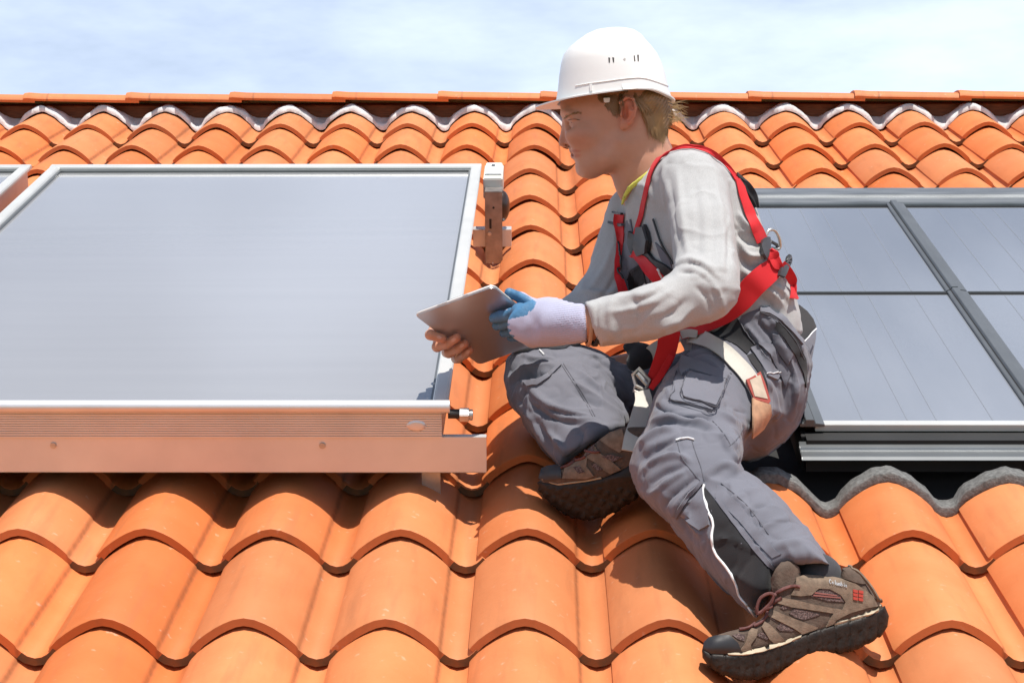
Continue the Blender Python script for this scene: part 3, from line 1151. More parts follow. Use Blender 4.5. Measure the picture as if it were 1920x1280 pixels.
def ribbon(name, line, bvh, m, parent, origin, off=0.004, thick=0.0022, n=6, cross=5, sm=3, hw=None):
    """webbing: centre line of (px, py, half-width px[, depth]) laid on the body, or hanging free where a depth is given"""
    L = [list(q) + [np.nan] * (4 - len(q)) for q in line]
    c = catmull([q[:3] for q in L], n)
    zs = np.interp(np.linspace(0, len(L) - 1, len(c)), *[np.array(a) for a in zip(*[(i, q[3]) for i, q in enumerate(L) if q[3] == q[3]])]) if any(q[3] == q[3] for q in L) else None
    free = np.array([any(L[min(int(i / n) + d, len(L) - 1)][3] == L[min(int(i / n) + d, len(L) - 1)][3] for d in (0,)) for i in range(len(c))])
    t = np.gradient(c[:, :2], axis=0)
    t /= np.linalg.norm(t, axis=1)[:, None] + 1e-9
    perp = np.stack([-t[:, 1], t[:, 0]], 1)
    Zg = np.full((len(c), cross), np.nan)
    XY = np.zeros((len(c), cross, 2))
    for i in range(len(c)):
        for j in range(cross):
            s = (j / (cross - 1) * 2 - 1) * c[i, 2]
            q = c[i, :2] + perp[i] * s
            XY[i, j] = q
            if free[i]:
                Zg[i, j] = zs[i]
            else:
                a, b = cast(bvh, *q)
                if a is not None:
                    Zg[i, j] = -a[2]
    for i in range(len(c)):
        row = Zg[i]
        if np.isnan(row).all():
            continue
        med = np.nanmin(row)
        row[np.isnan(row)] = med + .006
        Zg[i] = np.minimum(row, med + 0.03)
    good = ~np.isnan(Zg[:, 0])
    for j in range(cross):
        Zg[:, j] = np.interp(np.arange(len(c)), np.nonzero(good)[0], Zg[good, j])
    for _ in range(sm):
        pad = np.pad(Zg, ((1, 1), (0, 0)), 'edge')
        Zs = (pad[:-2] + pad[1:-1] * 2 + pad[2:]) / 4
        Zg = np.minimum(Zs, Zg + 0.003)
        pad = np.pad(Zg, ((0, 0), (1, 1)), 'edge')
        Zg = np.minimum((pad[:, :-2] + pad[:, 1:-1] * 2 + pad[:, 2:]) / 4, Zg + .002)
    pts = np.array([[P(XY[i, j, 0], XY[i, j, 1], Zg[i, j]) for j in range(cross)] for i in range(len(c))])
    du = np.gradient(pts, axis=0)
    dv = np.gradient(pts, axis=1)
    nr = np.cross(du, dv)
    nr /= np.linalg.norm(nr, axis=2)[:, :, None] + 1e-9
    nr *= -np.sign((nr * pts).sum(2))[:, :, None]
    top, bot = pts + nr * off, pts + nr * (off - thick)
    r = len(c)
    V = np.concatenate([top.reshape(-1, 3), bot.reshape(-1, 3)])
    k = r * cross
    Fc = []
    for i in range(r - 1):
        for j in range(cross - 1):
            a = i * cross + j
            Fc.append((a, a + 1, a + cross + 1, a + cross))
            Fc.append((k + a + 1, k + a, k + a + cross, k + a + cross + 1))
    for i in range(r - 1):
        a = i * cross
        Fc.append((a + cross, a, k + a, k + a + cross)[::-1])
        a += cross - 1
        Fc.append((a, a + cross, k + a + cross, k + a)[::-1])
    for j in range(cross - 1):
        Fc.append((j, k + j, k + j + 1, j + 1))
        a = (r - 1) * cross + j
        Fc.append((a, a + 1, k + a + 1, k + a))
    w = world_pts(V.astype(f32)) - np.array(origin, dtype=f32)
    return link(name, sharp(mesh(name, w.tolist(), Fc, m), 50), parent)


def px_tube(name, line, bvh, m, parent, origin, rad, off=0.001, n=6, ns=6, zdef=None):
    """cord or piping lying on a surface: (px, py[, depth])"""
    c = catmull([q[:2] for q in line], n)
    zs = [q[2] if len(q) > 2 else None for q in line]
    pts, lastz = [], zdef
    for i, q in enumerate(c):
        z = zs[min(i // n, len(zs) - 1)]
        if z is None:
            a, b = cast(bvh, *q)
            if a is None:
                if lastz is None:
                    continue
                a = P(q[0], q[1], lastz)
                b = np.array([0, 0, 1.0])
            lastz = -a[2]
            pts.append(a + b * off)
        else:
            z2 = zs[min(i // n + 1, len(zs) - 1)]
            z2 = z if z2 is None else z2
            t = (i % n) / n
            lastz = z + (z2 - z) * t
            pts.append(P(q[0], q[1], lastz))
    if len(pts) < 2:
        return None
    w = world_pts(np.array(pts, dtype=f32)) - np.array(origin, dtype=f32)
    return MB().tube([tuple(q) for q in w], rad, ns).build(name, m, parent, 0, 60)
# ------------------------------------------------------------------ the worker
def skin_mat():
    m, n, l, b = node_mat('skin')
    b.inputs['Roughness'].default_value = 0.5
    b.inputs['Specular IOR Level'].default_value = 0.35
    b.inputs['Subsurface Weight'].default_value = 0.12
    b.inputs['Subsurface Radius'].default_value = (0.012, 0.004, 0.002)
    b.inputs['Subsurface Scale'].default_value = 0.6
    c = n.new('ShaderNodeTexCoord')
    t = n.new('ShaderNodeTexNoise')
    t.inputs['Scale'].default_value = 38
    t.inputs['Detail'].default_value = 5
    l.new(c.outputs['Object'], t.inputs['Vector'])
    mx = n.new('ShaderNodeMix')
    mx.data_type = 'RGBA'
    mx.inputs['A'].default_value = (0.43, 0.20, 0.122, 1)
    mx.inputs['B'].default_value = (0.555, 0.285, 0.185, 1)
    l.new(t.outputs[0], mx.inputs['Factor'])
    a = n.new('ShaderNodeAttribute')
    a.attribute_name = 'tint'
    mu = n.new('ShaderNodeMix')
    mu.data_type = 'RGBA'
    mu.blend_type = 'MULTIPLY'
    mu.inputs['Factor'].default_value = 1
    l.new(mx.outputs['Result'], mu.inputs['A'])
    l.new(a.outputs['Color'], mu.inputs['B'])
    l.new(mu.outputs['Result'], b.inputs['Base Color'])
    t2 = n.new('ShaderNodeTexNoise')
    t2.inputs['Scale'].default_value = 500
    l.new(c.outputs['Object'], t2.inputs['Vector'])
    bp = n.new('ShaderNodeBump')
    bp.inputs['Strength'].default_value = 0.18
    bp.inputs['Distance'].default_value = 0.001
    l.new(t2.outputs[0], bp.inputs['Height'])
    l.new(bp.outputs[0], b.inputs['Normal'])
    return m


def weave_mat(name, col, var=0.12, scale=900, rough=0.85, big=0.1, sheen=0.15):
    """woven cloth: fine heather, soft larger wear"""
    m, n, l, b = node_mat(name)
    b.inputs['Roughness'].default_value = rough
    b.inputs['Specular IOR Level'].default_value = 0.2
    b.inputs['Sheen Weight'].default_value = sheen
    c = n.new('ShaderNodeTexCoord')
    t = n.new('ShaderNodeTexNoise')
    t.inputs['Scale'].default_value = scale
    t.inputs['Detail'].default_value = 2
    l.new(c.outputs['Object'], t.inputs['Vector'])
    t3 = n.new('ShaderNodeTexNoise')
    t3.inputs['Scale'].default_value = 14
    t3.inputs['Detail'].default_value = 4
    l.new(c.outputs['Object'], t3.inputs['Vector'])
    ad = n.new('ShaderNodeMix')
    ad.inputs['Factor'].default_value = big / (big + var)
    l.new(t.outputs[0], ad.inputs['A'])
    l.new(t3.outputs[0], ad.inputs['B'])
    mx = n.new('ShaderNodeMix')
    mx.data_type = 'RGBA'
    k = var + big
    mx.inputs['A'].default_value = (*[x * (1 - 1.6 * k) for x in col], 1)
    mx.inputs['B'].default_value = (*[min(1, x * (1 + 1.6 * k)) for x in col], 1)
    l.new(ad.outputs['Result'], mx.inputs['Factor'])
    l.new(mx.outputs['Result'], b.inputs['Base Color'])
    bp = n.new('ShaderNodeBump')
    bp.inputs['Strength'].default_value = 0.35
    bp.inputs['Distance'].default_value = 0.0012
    l.new(t.outputs[0], bp.inputs['Height'])
    l.new(bp.outputs[0], b.inputs['Normal'])
    return m


M_SKIN = skin_mat()
M_SHIRT = weave_mat('grey_heather_jersey', (0.375, 0.372, 0.368), 0.20, 700, big=0.04)
M_TROUS = weave_mat('grey_workwear_twill', (0.138, 0.139, 0.164), 0.06, 1100, 0.8, 0.10)
M_TBLK = weave_mat('black_stretch_cloth', (0.018, 0.018, 0.020), 0.15, 900, 0.8)
M_RED = weave_mat('red_webbing', (0.56, 0.016, 0.022), 0.10, 900, 0.6)
M_BEIGE = weave_mat('pale_webbing', (0.50, 0.475, 0.42), 0.10, 700, 0.75)
M_LEATH = mat('worn_tan_leather', (0.42, 0.24, 0.14), 0.7, var=0.25, vscale=40, bump=0.3, bscale=200)
M_HAT = mat('white_hat_plastic', (0.74, 0.735, 0.715), 0.34, var=0.03, vscale=10, spec=0.5)
M_HAIR = mat('ash_blond_hair', (0.125, 0.060, 0.024), 0.42, col2=(0.40, 0.235, 0.10), vscale=16, vthr=(0.25, 0.8), spec=0.4)
M_GLOVE = weave_mat('lavender_white_knit', (0.39, 0.39, 0.51), 0.12, 800, 0.9)
M_GBLUE = mat('blue_latex_coating', (0.055, 0.165, 0.30), 0.55, var=0.2, vscale=60, bump=0.4, bscale=260)
M_SUEDE = mat('brown_suede', (0.165, 0.118, 0.082), 0.9, var=0.28, vscale=90, bump=0.4, bscale=420)
M_SUED2 = mat('dark_brown_upper', (0.085, 0.058, 0.042), 0.9, var=0.25, vscale=90, bump=0.5, bscale=300)
M_MESHF = mat('brown_mesh_fabric', (0.055, 0.035, 0.032), 0.9, col2=(0.16, 0.11, 0.10), vscale=420, vthr=(.45, .6), bump=0.8, bscale=420)
M_SOLE = mat('dark_rubber_sole', (0.017, 0.012, 0.009), 0.55, var=0.5, spec=0.3, vscale=70, bump=0.5, bscale=160, rvar=0.15)
M_MID = mat('tan_midsole', (0.40, 0.33, 0.23), 0.7, var=0.15, vscale=60)
M_YEL = weave_mat('yellow_collar', (0.62, 0.60, 0.10), 0.1, 800)
M_TAB = mat('silver_tablet_shell', (0.66, 0.66, 0.68), 0.33, 0.85, var=0.02)
M_TABE = mat('pale_tablet_edge', (0.72, 0.71, 0.68), 0.4, 0.3)
M_SCREEN = mat('black_screen_glass', (0.01, 0.01, 0.012), 0.08)
M_BPL = mat('black_plastic', (0.02, 0.02, 0.022), 0.45, var=0.2)
M_GPL = mat('dark_grey_plastic', (0.055, 0.055, 0.06), 0.45)
M_STITCH = mat('pale_piping', (0.70, 0.70, 0.70), 0.6)
M_SEAM = mat('dark_seam_thread', (0.085, 0.085, 0.10), 0.8)
M_EYEW = mat('eye_white', (0.62, 0.58, 0.55), 0.2)
M_IRIS = mat('grey_blue_iris', (0.06, 0.075, 0.08), 0.15)
M_SOCK = weave_mat('dark_grey_sock', (0.045, 0.045, 0.05), 0.15, 900)
M_DRING = mat('forged_steel_ring', (0.62, 0.60, 0.56), 0.32, 0.9, var=0.1)
M_CORDR = mat('dark_red_lace', (0.11, 0.04, 0.035), 0.8, var=0.3, vscale=200)
M_LOGO = mat('red_shoe_badge', (0.42, 0.05, 0.03), 0.5)

SEAT = R(0.44, 0.667, 0.0)
man = empty('person', SEAT, label='worker in white hard hat and red harness sitting on the tiles holding a tablet', cat='person')

# ---- tablet plane
AZ = -0.07                                     # arms and tablet held out towards the photographer's side
TA, TB, TD = P(777, 592, 3.845 + AZ), P(926, 537, 3.815 + AZ), P(898, 685, 4.02 + AZ)
TN = np.cross(TB - TA, TD - TA)
TN /= np.linalg.norm(TN)
if TN[2] < 0:
    TN = -TN


def tabZ(px, py, lift=0.0):
    d = np.array([(px - 960) / F, (640 - py) / F, -1.0])
    return float(TN @ TA / (TN @ d)) - lift / abs(float(TN[2]))


def FT(px, py, r, lift=None):
    """a finger joint resting on the back of the tablet"""
    return (px, py, tabZ(px, py, (0.004 + r * .9) if lift is None else lift), r)


# ---- head
PROFILE = [(1049.4, 180), (1048.6, 198), (1050.5, 212), (1054.2, 222), (1056.5, 231), (1057.5, 243), (1060, 256), (1065, 268), (1070, 277.5),
           (1071.0, 281.7), (1070.0, 285.4), (1073, 288.8), (1074.4, 292), (1074.6, 296), (1078.2, 300), (1081.3, 305), (1083.0, 312.7), (1088, 321.3), (1096.4, 327.8),
           (1106.3, 330.0), (1117.5, 328.4), (1135, 323), (1165, 300), (1200, 276), (1232, 262), (1247, 235), (1252, 205), (1240, 165), (1200, 120), (1140, 105), (1085, 125), (1056, 155)]
NOSE = [(1062, 218), (1054.8, 229), (1052.6, 243), (1049.2, 257.5), (1047.3, 267), (1049, 273), (1056, 276.3), (1066, 277.5), (1079, 277.5), (1084, 262), (1075, 235)]
ZH = 4.00
HM = f32(ZH / F)


def head_sdf(p):
    x, y = PX(p)
    d = -p[:, 2] - f32(ZH)
    ad = np.abs(d)
    prof = poly_sd(x, y, PROFILE) * HM
    w = np.interp(y, [105, 150, 200, 240, 265, 290, 312, 330], [.060, .076, .0765, .0715, .067, .060, .050, .040]).astype(f32)
    # plan-view rounding: an ellipse around the skull axis, blunter in front
    cx, a = 1168.0, 138 * HM
    q = np.sqrt(((x - cx) * HM / a) ** 2 + (ad / w) ** 2)
    el = (q - 1) * w * 0.92
    h = smax(prof, el, 0.020)
    # cheek plane runs in towards the mouth
    cheek = ad - (np.interp(x, [1045, 1060, 1075, 1095, 1130, 1170], [.026, .040, .048, .0555, .066, .08]).astype(f32))
    h = smax(h, cheek, 0.022)
    # brow ridge, cheekbone, eye socket
    for s in (-1, 1):
        h = smin(h, ell(p, P(1066, 215, ZH + s * .032), (.014, .0065, .018), [[.9, .44, 0], [-.44, .9, 0], [0, 0, 1]]), .016)
        h = smin(h, ell(p, P(1085, 254, ZH + s * .048), (.022, .012, .010)), .030)
        h = smax(h, -ell(p, P(1067, 234, ZH + s * .037), (.017, .0085, .016)), .012)
        e = ball(p, P(1081, 229.5, ZH + s * .0345), .0125)
        h = smin(h, np.maximum(e, 0.0005) + .0008, .003)
        # upper and lower lid folds
        h = smin(h, chain(p, [(1067, 226, ZH + s * .031, .0020), (1076, 221.5, ZH + s * .041, .0026), (1090, 225, ZH + s * .049, .0020)]), .004)
        h = smin(h, chain(p, [(1070, 234, ZH + s * .032, .0016), (1080, 237, ZH + s * .042, .0020), (1090, 232, ZH + s * .048, .0014)]), .006)
    # nose
    wn = np.interp(y, [218, 235, 255, 268, 278], [.0075, .0075, .0100, .0125, .0115]).astype(f32)
    ns = smax(poly_sd(x, y, NOSE) * HM, ad - wn, .009)
    for s in (-1, 1):
        ns = smin(ns, ell(p, P(1066.5, 269.5, ZH + s * .0125), (.0085, .0068, .0062)), .006)
    h = smin(h, ns, .007)
    for s in (-1, 1):
        h = smax(h, -ell(p, P(1063.5, 272.8, ZH + s * .0150), (.0072, .0020, .0070), [[.88, .47, 0], [-.47, .88, 0], [0, 0, 1]]), .002)
        # crease behind the nostril wing
        h = smax(h, -chain(p, [(1072, 262, ZH + s * .0185, .0012), (1077, 268, ZH + s * .0205, .0016), (1076, 276, ZH + s * .0195, .0010)]), .006)
    # lips and mouth slit
    h = smin(h, ell(p, P(1076, 283.2, ZH), (.0085, .0042, .021)), .007)
    h = smin(h, ell(p, P(1079, 292.5, ZH), (.0095, .0050, .019)), .008)
    sl = smin(chain(p, [(1066, 288.0, ZH, .0013), (1078, 287.3, ZH - .017, .0014), (1090, 287.6, ZH - .0275, .0011)]),
              chain(p, [(1066, 288.0, ZH, .0013), (1078, 287.3, ZH + .017, .0014), (1090, 287.6, ZH + .0275, .0011)]), .001)
    h = smax(h, -sl, .004)
    h = smin(h, ell(p, P(1094, 318, ZH), (.012, .012, .018)), .02)
    # jaw angle
    for s in (-1, 1):
        h = smin(h, chain(p, [(1108, 318, ZH + s * .028, .012), (1140, 296, ZH + s * .050, .011), (1160, 268, ZH + s * .060, .008)]), .026)
    # ears
    for s in (-1, 1):
        zc = ZH + s * .0765
        e = ell(p, P(1177, 210, zc), (.0150, .0285, .0062))
        e = smin(e, ell(p, P(1170, 234, zc - s * .001), (.0085, .0095, .0055)), .006)
        rim = chain(p, [(1165, 206, zc + s * .002, .0026), (1164, 192, zc + s * .006, .0032), (1174, 184, zc + s * .009, .0034), (1187, 187, zc + s * .011, .0034),
                        (1191.5, 202, zc + s * .011, .0034), (1188, 218, zc + s * .009, .0032), (1180, 231, zc + s * .006, .0030)], .003)
        e = smin(e, rim, .003)
        e = smax(e, -ell(p, P(1174, 209, zc + s * .0080), (.0085, .0165, .0085)), .004)
        e = smin(e, chain(p, [(1180, 197, zc + s * .004, .0022), (1184, 208, zc + s * .005, .0022), (1180, 221, zc + s * .004, .0022)]), .004)
        e = smin(e, ell(p, P(1165.5, 214, zc + s * .005), (.0035, .0055, .0035)), .004)
        h = smin(h, e, .005)
        h = smax(h, -ell(p, P(1172, 213, ZH + s * .0825), (.0055, .0115, .0100)), .003)
        h = smax(h, -chain(p, [(1169, 197, ZH + s * .086, .0022), (1180, 192, ZH + s * .0885, .0026), (1186, 204, ZH + s * .089, .0022)]), .003)
    return h


def neck_sdf(p):
    n = chain(p, [(1188, 245, ZH, .055), (1203, 300, ZH + .002, .0575), (1216, 342, ZH + .005, .057), (1252, 400, 4.02, .068)], .03)
    return smin(n, chain(p, [(1183, 268, ZH - .045, .010), (1172, 345, ZH - .02, .011)]), .025)


def hand_r_sdf(p):
    z = lambda x, y, l: tabZ(x, y, l)
    d = chain(p, [(905, 622, 4.065 + AZ, .026), (880, 628, 4.045 + AZ, .029)])
    d = smin(d, ell(p, P(852, 632, 4.005 + AZ), (.032, .036, .020)), .02)
    fingers = [[(838, 612, z(838, 612, -.035), .0105), (813, 620, z(813, 620, -.024), .0098), (806.5, 627.5, z(807, 628, .006), .0094), FT(829, 635, .0086)],
               [(846, 628, z(846, 628, -.036), .0110), (822, 642, z(822, 642, -.024), .0100), (819.5, 650, z(820, 650, .006), .0096), FT(839, 644, .0092), FT(856.5, 633.5, .0084)],
               [(852, 645, z(852, 645, -.035), .0105), (838, 660, z(838, 660, -.022), .0098), (841.5, 661.5, z(842, 661, .006), .0094), FT(859, 653, .0090), FT(871.5, 644.5, .0082)],
               [(862, 655, z(862, 655, -.032), .0095), (855, 672, z(855, 672, -.020), .0088), (860, 672, z(860, 672, .005), .0086), FT(872, 664, .0082), FT(881.5, 655.5, .0074)]]
    for fi in fingers:
        c = chain(p, fi, .004)
        d = smin(d, c, .003) if fi is fingers[0] else np.minimum(d, c)
    th = chain(p, [(862, 610, 4.02 + AZ, .014), (845, 596, z(845, 596, -.022), .0115), (858, 590, z(858, 590, -.016), .0095)], .004)
    return smin(d, th, .006)


def torso_sdf(p):
    d = chain(p, [(1292, 352, 3.91, .045), (1315, 430, 3.97, .075), (1365, 520, 3.975, .075), (1400, 610, 3.975, .075), (1415, 710, 3.97, .07)], .03)
    d = smin(d, chain(p, [(1208, 375, 4.12, .045), (1262, 430, 4.07, .075), (1335, 520, 4.07, .075), (1390, 610, 4.07, .075), (1395, 710, 4.10, .07)], .03), .05)
    d = smin(d, chain(p, [(1297, 347, 3.88, .042), (1318, 450, 3.76, .038), (1334, 548, 3.65, .034), (1230, 585, 3.64, .031), (1112, 607, 3.725 + AZ, .026), (1050, 610, 3.755 + AZ, .025)], .02), .02)
    d = smin(d, chain(p, [(1192, 395, 4.14, .040), (1172, 480, 4.14, .036), (1118, 585, 4.10, .034), (1030, 622, 4.04, .029), (905, 622, 4.05 + AZ, .026)], .02), .02)
    d = smin(d, chain(p, [(1410, 725, 3.95, .07), (1330, 795, 3.77, .06), (1255, 850, 3.60, .046), (1370, 975, 3.425, .038), (1490, 1078, 3.275, .030)], .02), .03)
    d = smin(d, chain(p, [(1390, 720, 4.12, .065), (1190, 715, 4.12, .055), (1015, 722, 4.08, .045), (1070, 805, 3.92, .036), (1120, 855, 3.80, .030)], .02), .03)
    return d


def boxed(fn, lo, hi, pad=.03):
    lo, hi = np.minimum(lo, hi) - pad, np.maximum(lo, hi) + pad

    def g(p):
        out = np.sqrt((np.maximum(np.maximum(lo - p, p - hi), 0) ** 2).sum(1)).astype(f32) + f32(pad * .8)
        m = ((p > lo) & (p < hi)).all(1)
        if m.any():
            out[m] = fn(p[m])
        return out
    return g


head_b = boxed(head_sdf, P(1040, 335, ZH + .10), P(1262, 95, ZH - .11), .02)
neck_b = boxed(neck_sdf, P(1100, 480, 4.14), P(1340, 170, 3.9), .02)
hand_b = boxed(hand_r_sdf, P(795, 700, 4.08 + AZ), P(925, 570, 3.83 + AZ), .02)


def body_sdf(p):
    d = smin(head_b(p), neck_b(p), .022)
    d = smin(d, hand_b(p), .006)
    return smin(d, torso_sdf(p), .012)


def bounds(*pts):
    a = np.array(pts)
    return a.min(0), a.max(0)


lo, hi = P(780, 1110, 3.1), P(1560, 90, 4.3)
LO = np.array([-.26, -.45, -4.32], dtype=f32)
HI = np.array([.60, .62, -3.17], dtype=f32)
import time as _t
T0 = _t.time()
bv, bq = sdf_mesh(body_sdf, LO, HI, .0026, slack=1.35)
body = put('body', bv, bq, M_SKIN, man, SEAT)
# colour of lips, ear, cheek and finger tips
x, y = PX(bv)
dep = -bv[:, 2]
tint = np.ones((len(bv), 4), dtype=f32)


def stain(cx, cy, rx, ry, z0, z1, col, pw=2.0):
    m = np.exp(-(((x - cx) / rx) ** 2 + ((y - cy) / ry) ** 2) ** (pw / 2)) * ((dep > z0) & (dep < z1))
    tint[:, :3] *= 1 - m[:, None] * (1 - np.array(col, dtype=f32))


stain(1078, 283.5, 11, 3.2, 3.9, 4.1, (.86, .62, .62), 4)
stain(1079, 292, 10, 4.2, 3.9, 4.1, (.90, .64, .62), 4)
stain(1177, 210, 17, 32, 3.8, 3.935, (1.0, .66, .58), 4)
stain(1090, 258, 24, 17, 3.8, 4.2, (1.0, .88, .84))
stain(1056, 268, 10, 9, 3.9, 4.1, (1.0, .87, .83))
stain(1115, 318, 28, 14, 3.8, 4.2, (.93, .90, .88))
for cx, cy in ((829, 635), (857, 633), (872, 644), (882, 655)):
    stain(cx, cy, 9, 8, 3.6, 4.1, (1.0, .80, .74))
ca = body.data.color_attributes.new('tint', 'FLOAT_COLOR', 'POINT')
ca.data.foreach_set('color', tint.ravel())
print('body', len(bv), round(_t.time() - T0, 1))

# ---- shirt
TORSO_PX = [(1163, 405), (1168, 380), (1176, 352), (1196, 332), (1222, 306), (1250, 287), (1300, 277), (1345, 296), (1385, 330), (1411, 372), (1428, 425), (1443, 478), (1471, 512), (1488, 548),
            (1498, 590), (1504, 622), (1480, 650), (1400, 660), (1300, 680), (1230, 668), (1196, 652), (1188, 560), (1172, 470)]
ARM_PX = [(1256, 290), (1243, 312), (1243, 342), (1252, 380), (1261, 440), (1266, 500), (1258, 513), (1238, 526), (1180, 546), (1130, 557), (1098, 568), (1106, 595), (1116, 622), (1125, 650), (1172, 645), (1228, 634), (1287, 615),
          (1330, 604), (1362, 587), (1380, 565), (1386, 540), (1385, 505), (1379, 458), (1375, 400), (1368, 356), (1352, 318), (1328, 291), (1295, 280), (1272, 281)]


def shirt_sdf(p):
    t = chain(p, [(1297, 350, 3.90, .066), (1330, 430, 3.945, .120), (1385, 520, 3.95, .122), (1425, 625, 3.95, .125)], .04)
    t = smin(t, chain(p, [(1208, 368, 4.12, .066), (1268, 430, 4.085, .120), (1345, 520, 4.085, .122), (1400, 625, 4.085, .125)], .04), .06)
    t = smin(t, chain(p, [(1297, 345, 3.89, .07), (1235, 352, 4.02, .075), (1200, 385, 4.13, .062)], .03), .05)
    t = smax(t, outline(p, TORSO_PX), .022)
    # neck opening
    t = smax(t, -chain(p, [(1190, 280, ZH, .060), (1204, 306, ZH + .003, .061), (1207, 316, ZH + .006, .054)], .02), .006)
    a = chain(p, [(1300, 345, 3.875, .082), (1318, 450, 3.755, .072), (1334, 552, 3.645, .064), (1230, 582, 3.637, .060), (1090, 610, 3.735 + AZ, .052)], .03)
    a = smax(a, outline(p, ARM_PX), .016)
    # sleeve end
    a = smax(a, -chain(p, [(1128, 604, 3.722 + AZ, .036), (1060, 612, 3.75 + AZ, .040)]), .004)
    d = smin(t, a, .014)
    r = chain(p, [(1196, 400, 4.14, .064), (1178, 470, 4.14, .060), (1124, 578, 4.10, .054), (1030, 624, 4.04, .045), (940, 622, 4.062 + AZ, .038)], .03)
    d = smin(d, r, .014)
    d = d + .0018 * noise3(p, 5, .055) + .0010 * noise3(p, 6, .022)
    return d


SH_FOLDS = [
    ([(1262, 505), (1285, 492), (1318, 497), (1344, 520)], 6, .0065, 1), ([(1275, 512), (1305, 512), (1335, 535), (1352, 570)], 5, -.006),
    ([(1290, 505), (1322, 520), (1345, 548), (1358, 580)], 6, .007), ([(1305, 538), (1325, 560), (1333, 590)], 5, -.004), ([(1240, 532), (1215, 552), (1190, 556)], 6, .004),
    ([(1258, 545), (1225, 566), (1180, 580), (1140, 585)], 7, .004), ([(1290, 560), (1262, 585), (1228, 600)], 8, -.004), ([(1300, 575), (1275, 600), (1240, 615)], 6, .004),
    ([(1150, 562), (1142, 590), (1150, 632)], 7, .003), ([(1120, 570), (1118, 600), (1128, 640)], 4, -.0025), ([(1185, 558), (1200, 590), (1190, 630)], 8, -.0028),
    ([(1255, 330), (1262, 400), (1276, 470)], 7, -.004), ([(1270, 320), (1279, 400), (1290, 478)], 7, .0035), ([(1300, 330), (1310, 410), (1308, 480)], 9, -.0022),
    ([(1340, 330), (1352, 400), (1356, 470), (1350, 510)], 7, .0028), ([(1328, 350), (1336, 420), (1334, 490)], 6, -.0025), ([(1362, 400), (1366, 460), (1364, 520)], 5, -.003),
    ([(1245, 300), (1243, 345), (1250, 390)], 5, .004),
    # back of the shirt behind the arm
    ([(1383, 400), (1396, 420), (1412, 432)], 6, .008), ([(1380, 425), (1396, 450), (1422, 458)], 6, -.007), ([(1384, 450), (1402, 478), (1428, 480)], 6, .008),
    ([(1388, 478), (1405, 500), (1436, 500)], 5, -.006), ([(1392, 505), (1412, 520), (1446, 515)], 6, .007), ([(1370, 345), (1376, 390), (1386, 420)], 5, -.005),
    ([(1400, 385), (1410, 410), (1426, 440)], 5, .004), ([(1420, 540), (1446, 548), (1470, 575)], 5, .006), ([(1412, 552), (1440, 566), (1462, 590)], 5, -.006), ([(1440, 530), (1466, 545), (1484, 570)], 5, .005),
    # chest and right sleeve
    ([(1176, 400), (1186, 440), (1196, 500)], 6, .004), ([(1190, 360), (1205, 380), (1208, 410)], 5, -.004), ([(1200, 345), (1218, 355), (1228, 380)], 5, .005),
    ([(1150, 455), (1135, 500), (1105, 545)], 7, .004), ([(1168, 490), (1148, 530), (1128, 560)], 6, -.005), ([(1090, 545), (1120, 550), (1155, 545)], 6, .005),
]
T0 = _t.time()
sv, sq = sdf_mesh(shirt_sdf, LO, HI, .0036, slack=1.5)
sv = folds(sv, sq, [(q[0], q[1] * .85, q[2] * 1.3, *q[3:]) for q in SH_FOLDS])
sn = vnormals(sv, sq)
wq = sv + .02 * np.stack([noise3(sv, 51, .06), noise3(sv, 52, .06), noise3(sv, 53, .06)], -1)
rid = (1 - np.abs(noise3(wq, 54, .060))) ** 6 - .4 * (1 - np.abs(noise3(wq, 55, .036))) ** 7
sv = sv + sn * (.0030 * rid)[:, None].astype(f32)
sv = smooth_verts(sv, sq, 1, .4)
put('shirt', sv, sq, M_SHIRT, man, SEAT)
print('shirt', len(sv), round(_t.time() - T0, 1))

# ---- trousers
LEG_PX = [(1282, 630), (1264, 668), (1244, 706), (1230, 735), (1226, 762), (1216, 798), (1197, 834), (1184, 872), (1187, 893), (1201, 922), (1225, 950), (1258, 978), (1284, 1012), (1317, 1057), (1352, 1098), (1386, 1132), (1418, 1156),
          (1432, 1128), (1444, 1092), (1450, 1068), (1476, 1054), (1524, 1055), (1562, 1062), (1542, 1032), (1508, 990), (1473, 946), (1446, 921), (1417, 898), (1392, 884), (1384, 868), (1398, 822), (1420, 800), (1460, 770), (1450, 690), (1420, 630), (1340, 590)]
FAR_PX = [(968, 657), (953, 676), (948, 707), (952, 738), (962, 764), (979, 782), (993, 806), (1013, 834), (1032, 855), (1052, 874), (1062, 865), (1100, 834), (1134, 815), (1168, 806), (1205, 800), (1240, 790), (1320, 760), (1350, 680), (1300, 655), (1215, 690),
          (1190, 690), (1159, 678), (1118, 657), (1089, 648), (1055, 653), (1013, 656)]
PEL_PX = [(1196, 668), (1262, 640), (1290, 606), (1350, 588), (1388, 573), (1424, 572), (1455, 585), (1478, 603), (1498, 628), (1513, 655), (1520, 682), (1513, 728), (1508, 760), (1494, 795), (1468, 826), (1440, 852), (1402, 866), (1372, 850), (1330, 800), (1280, 740), (1225, 715)]


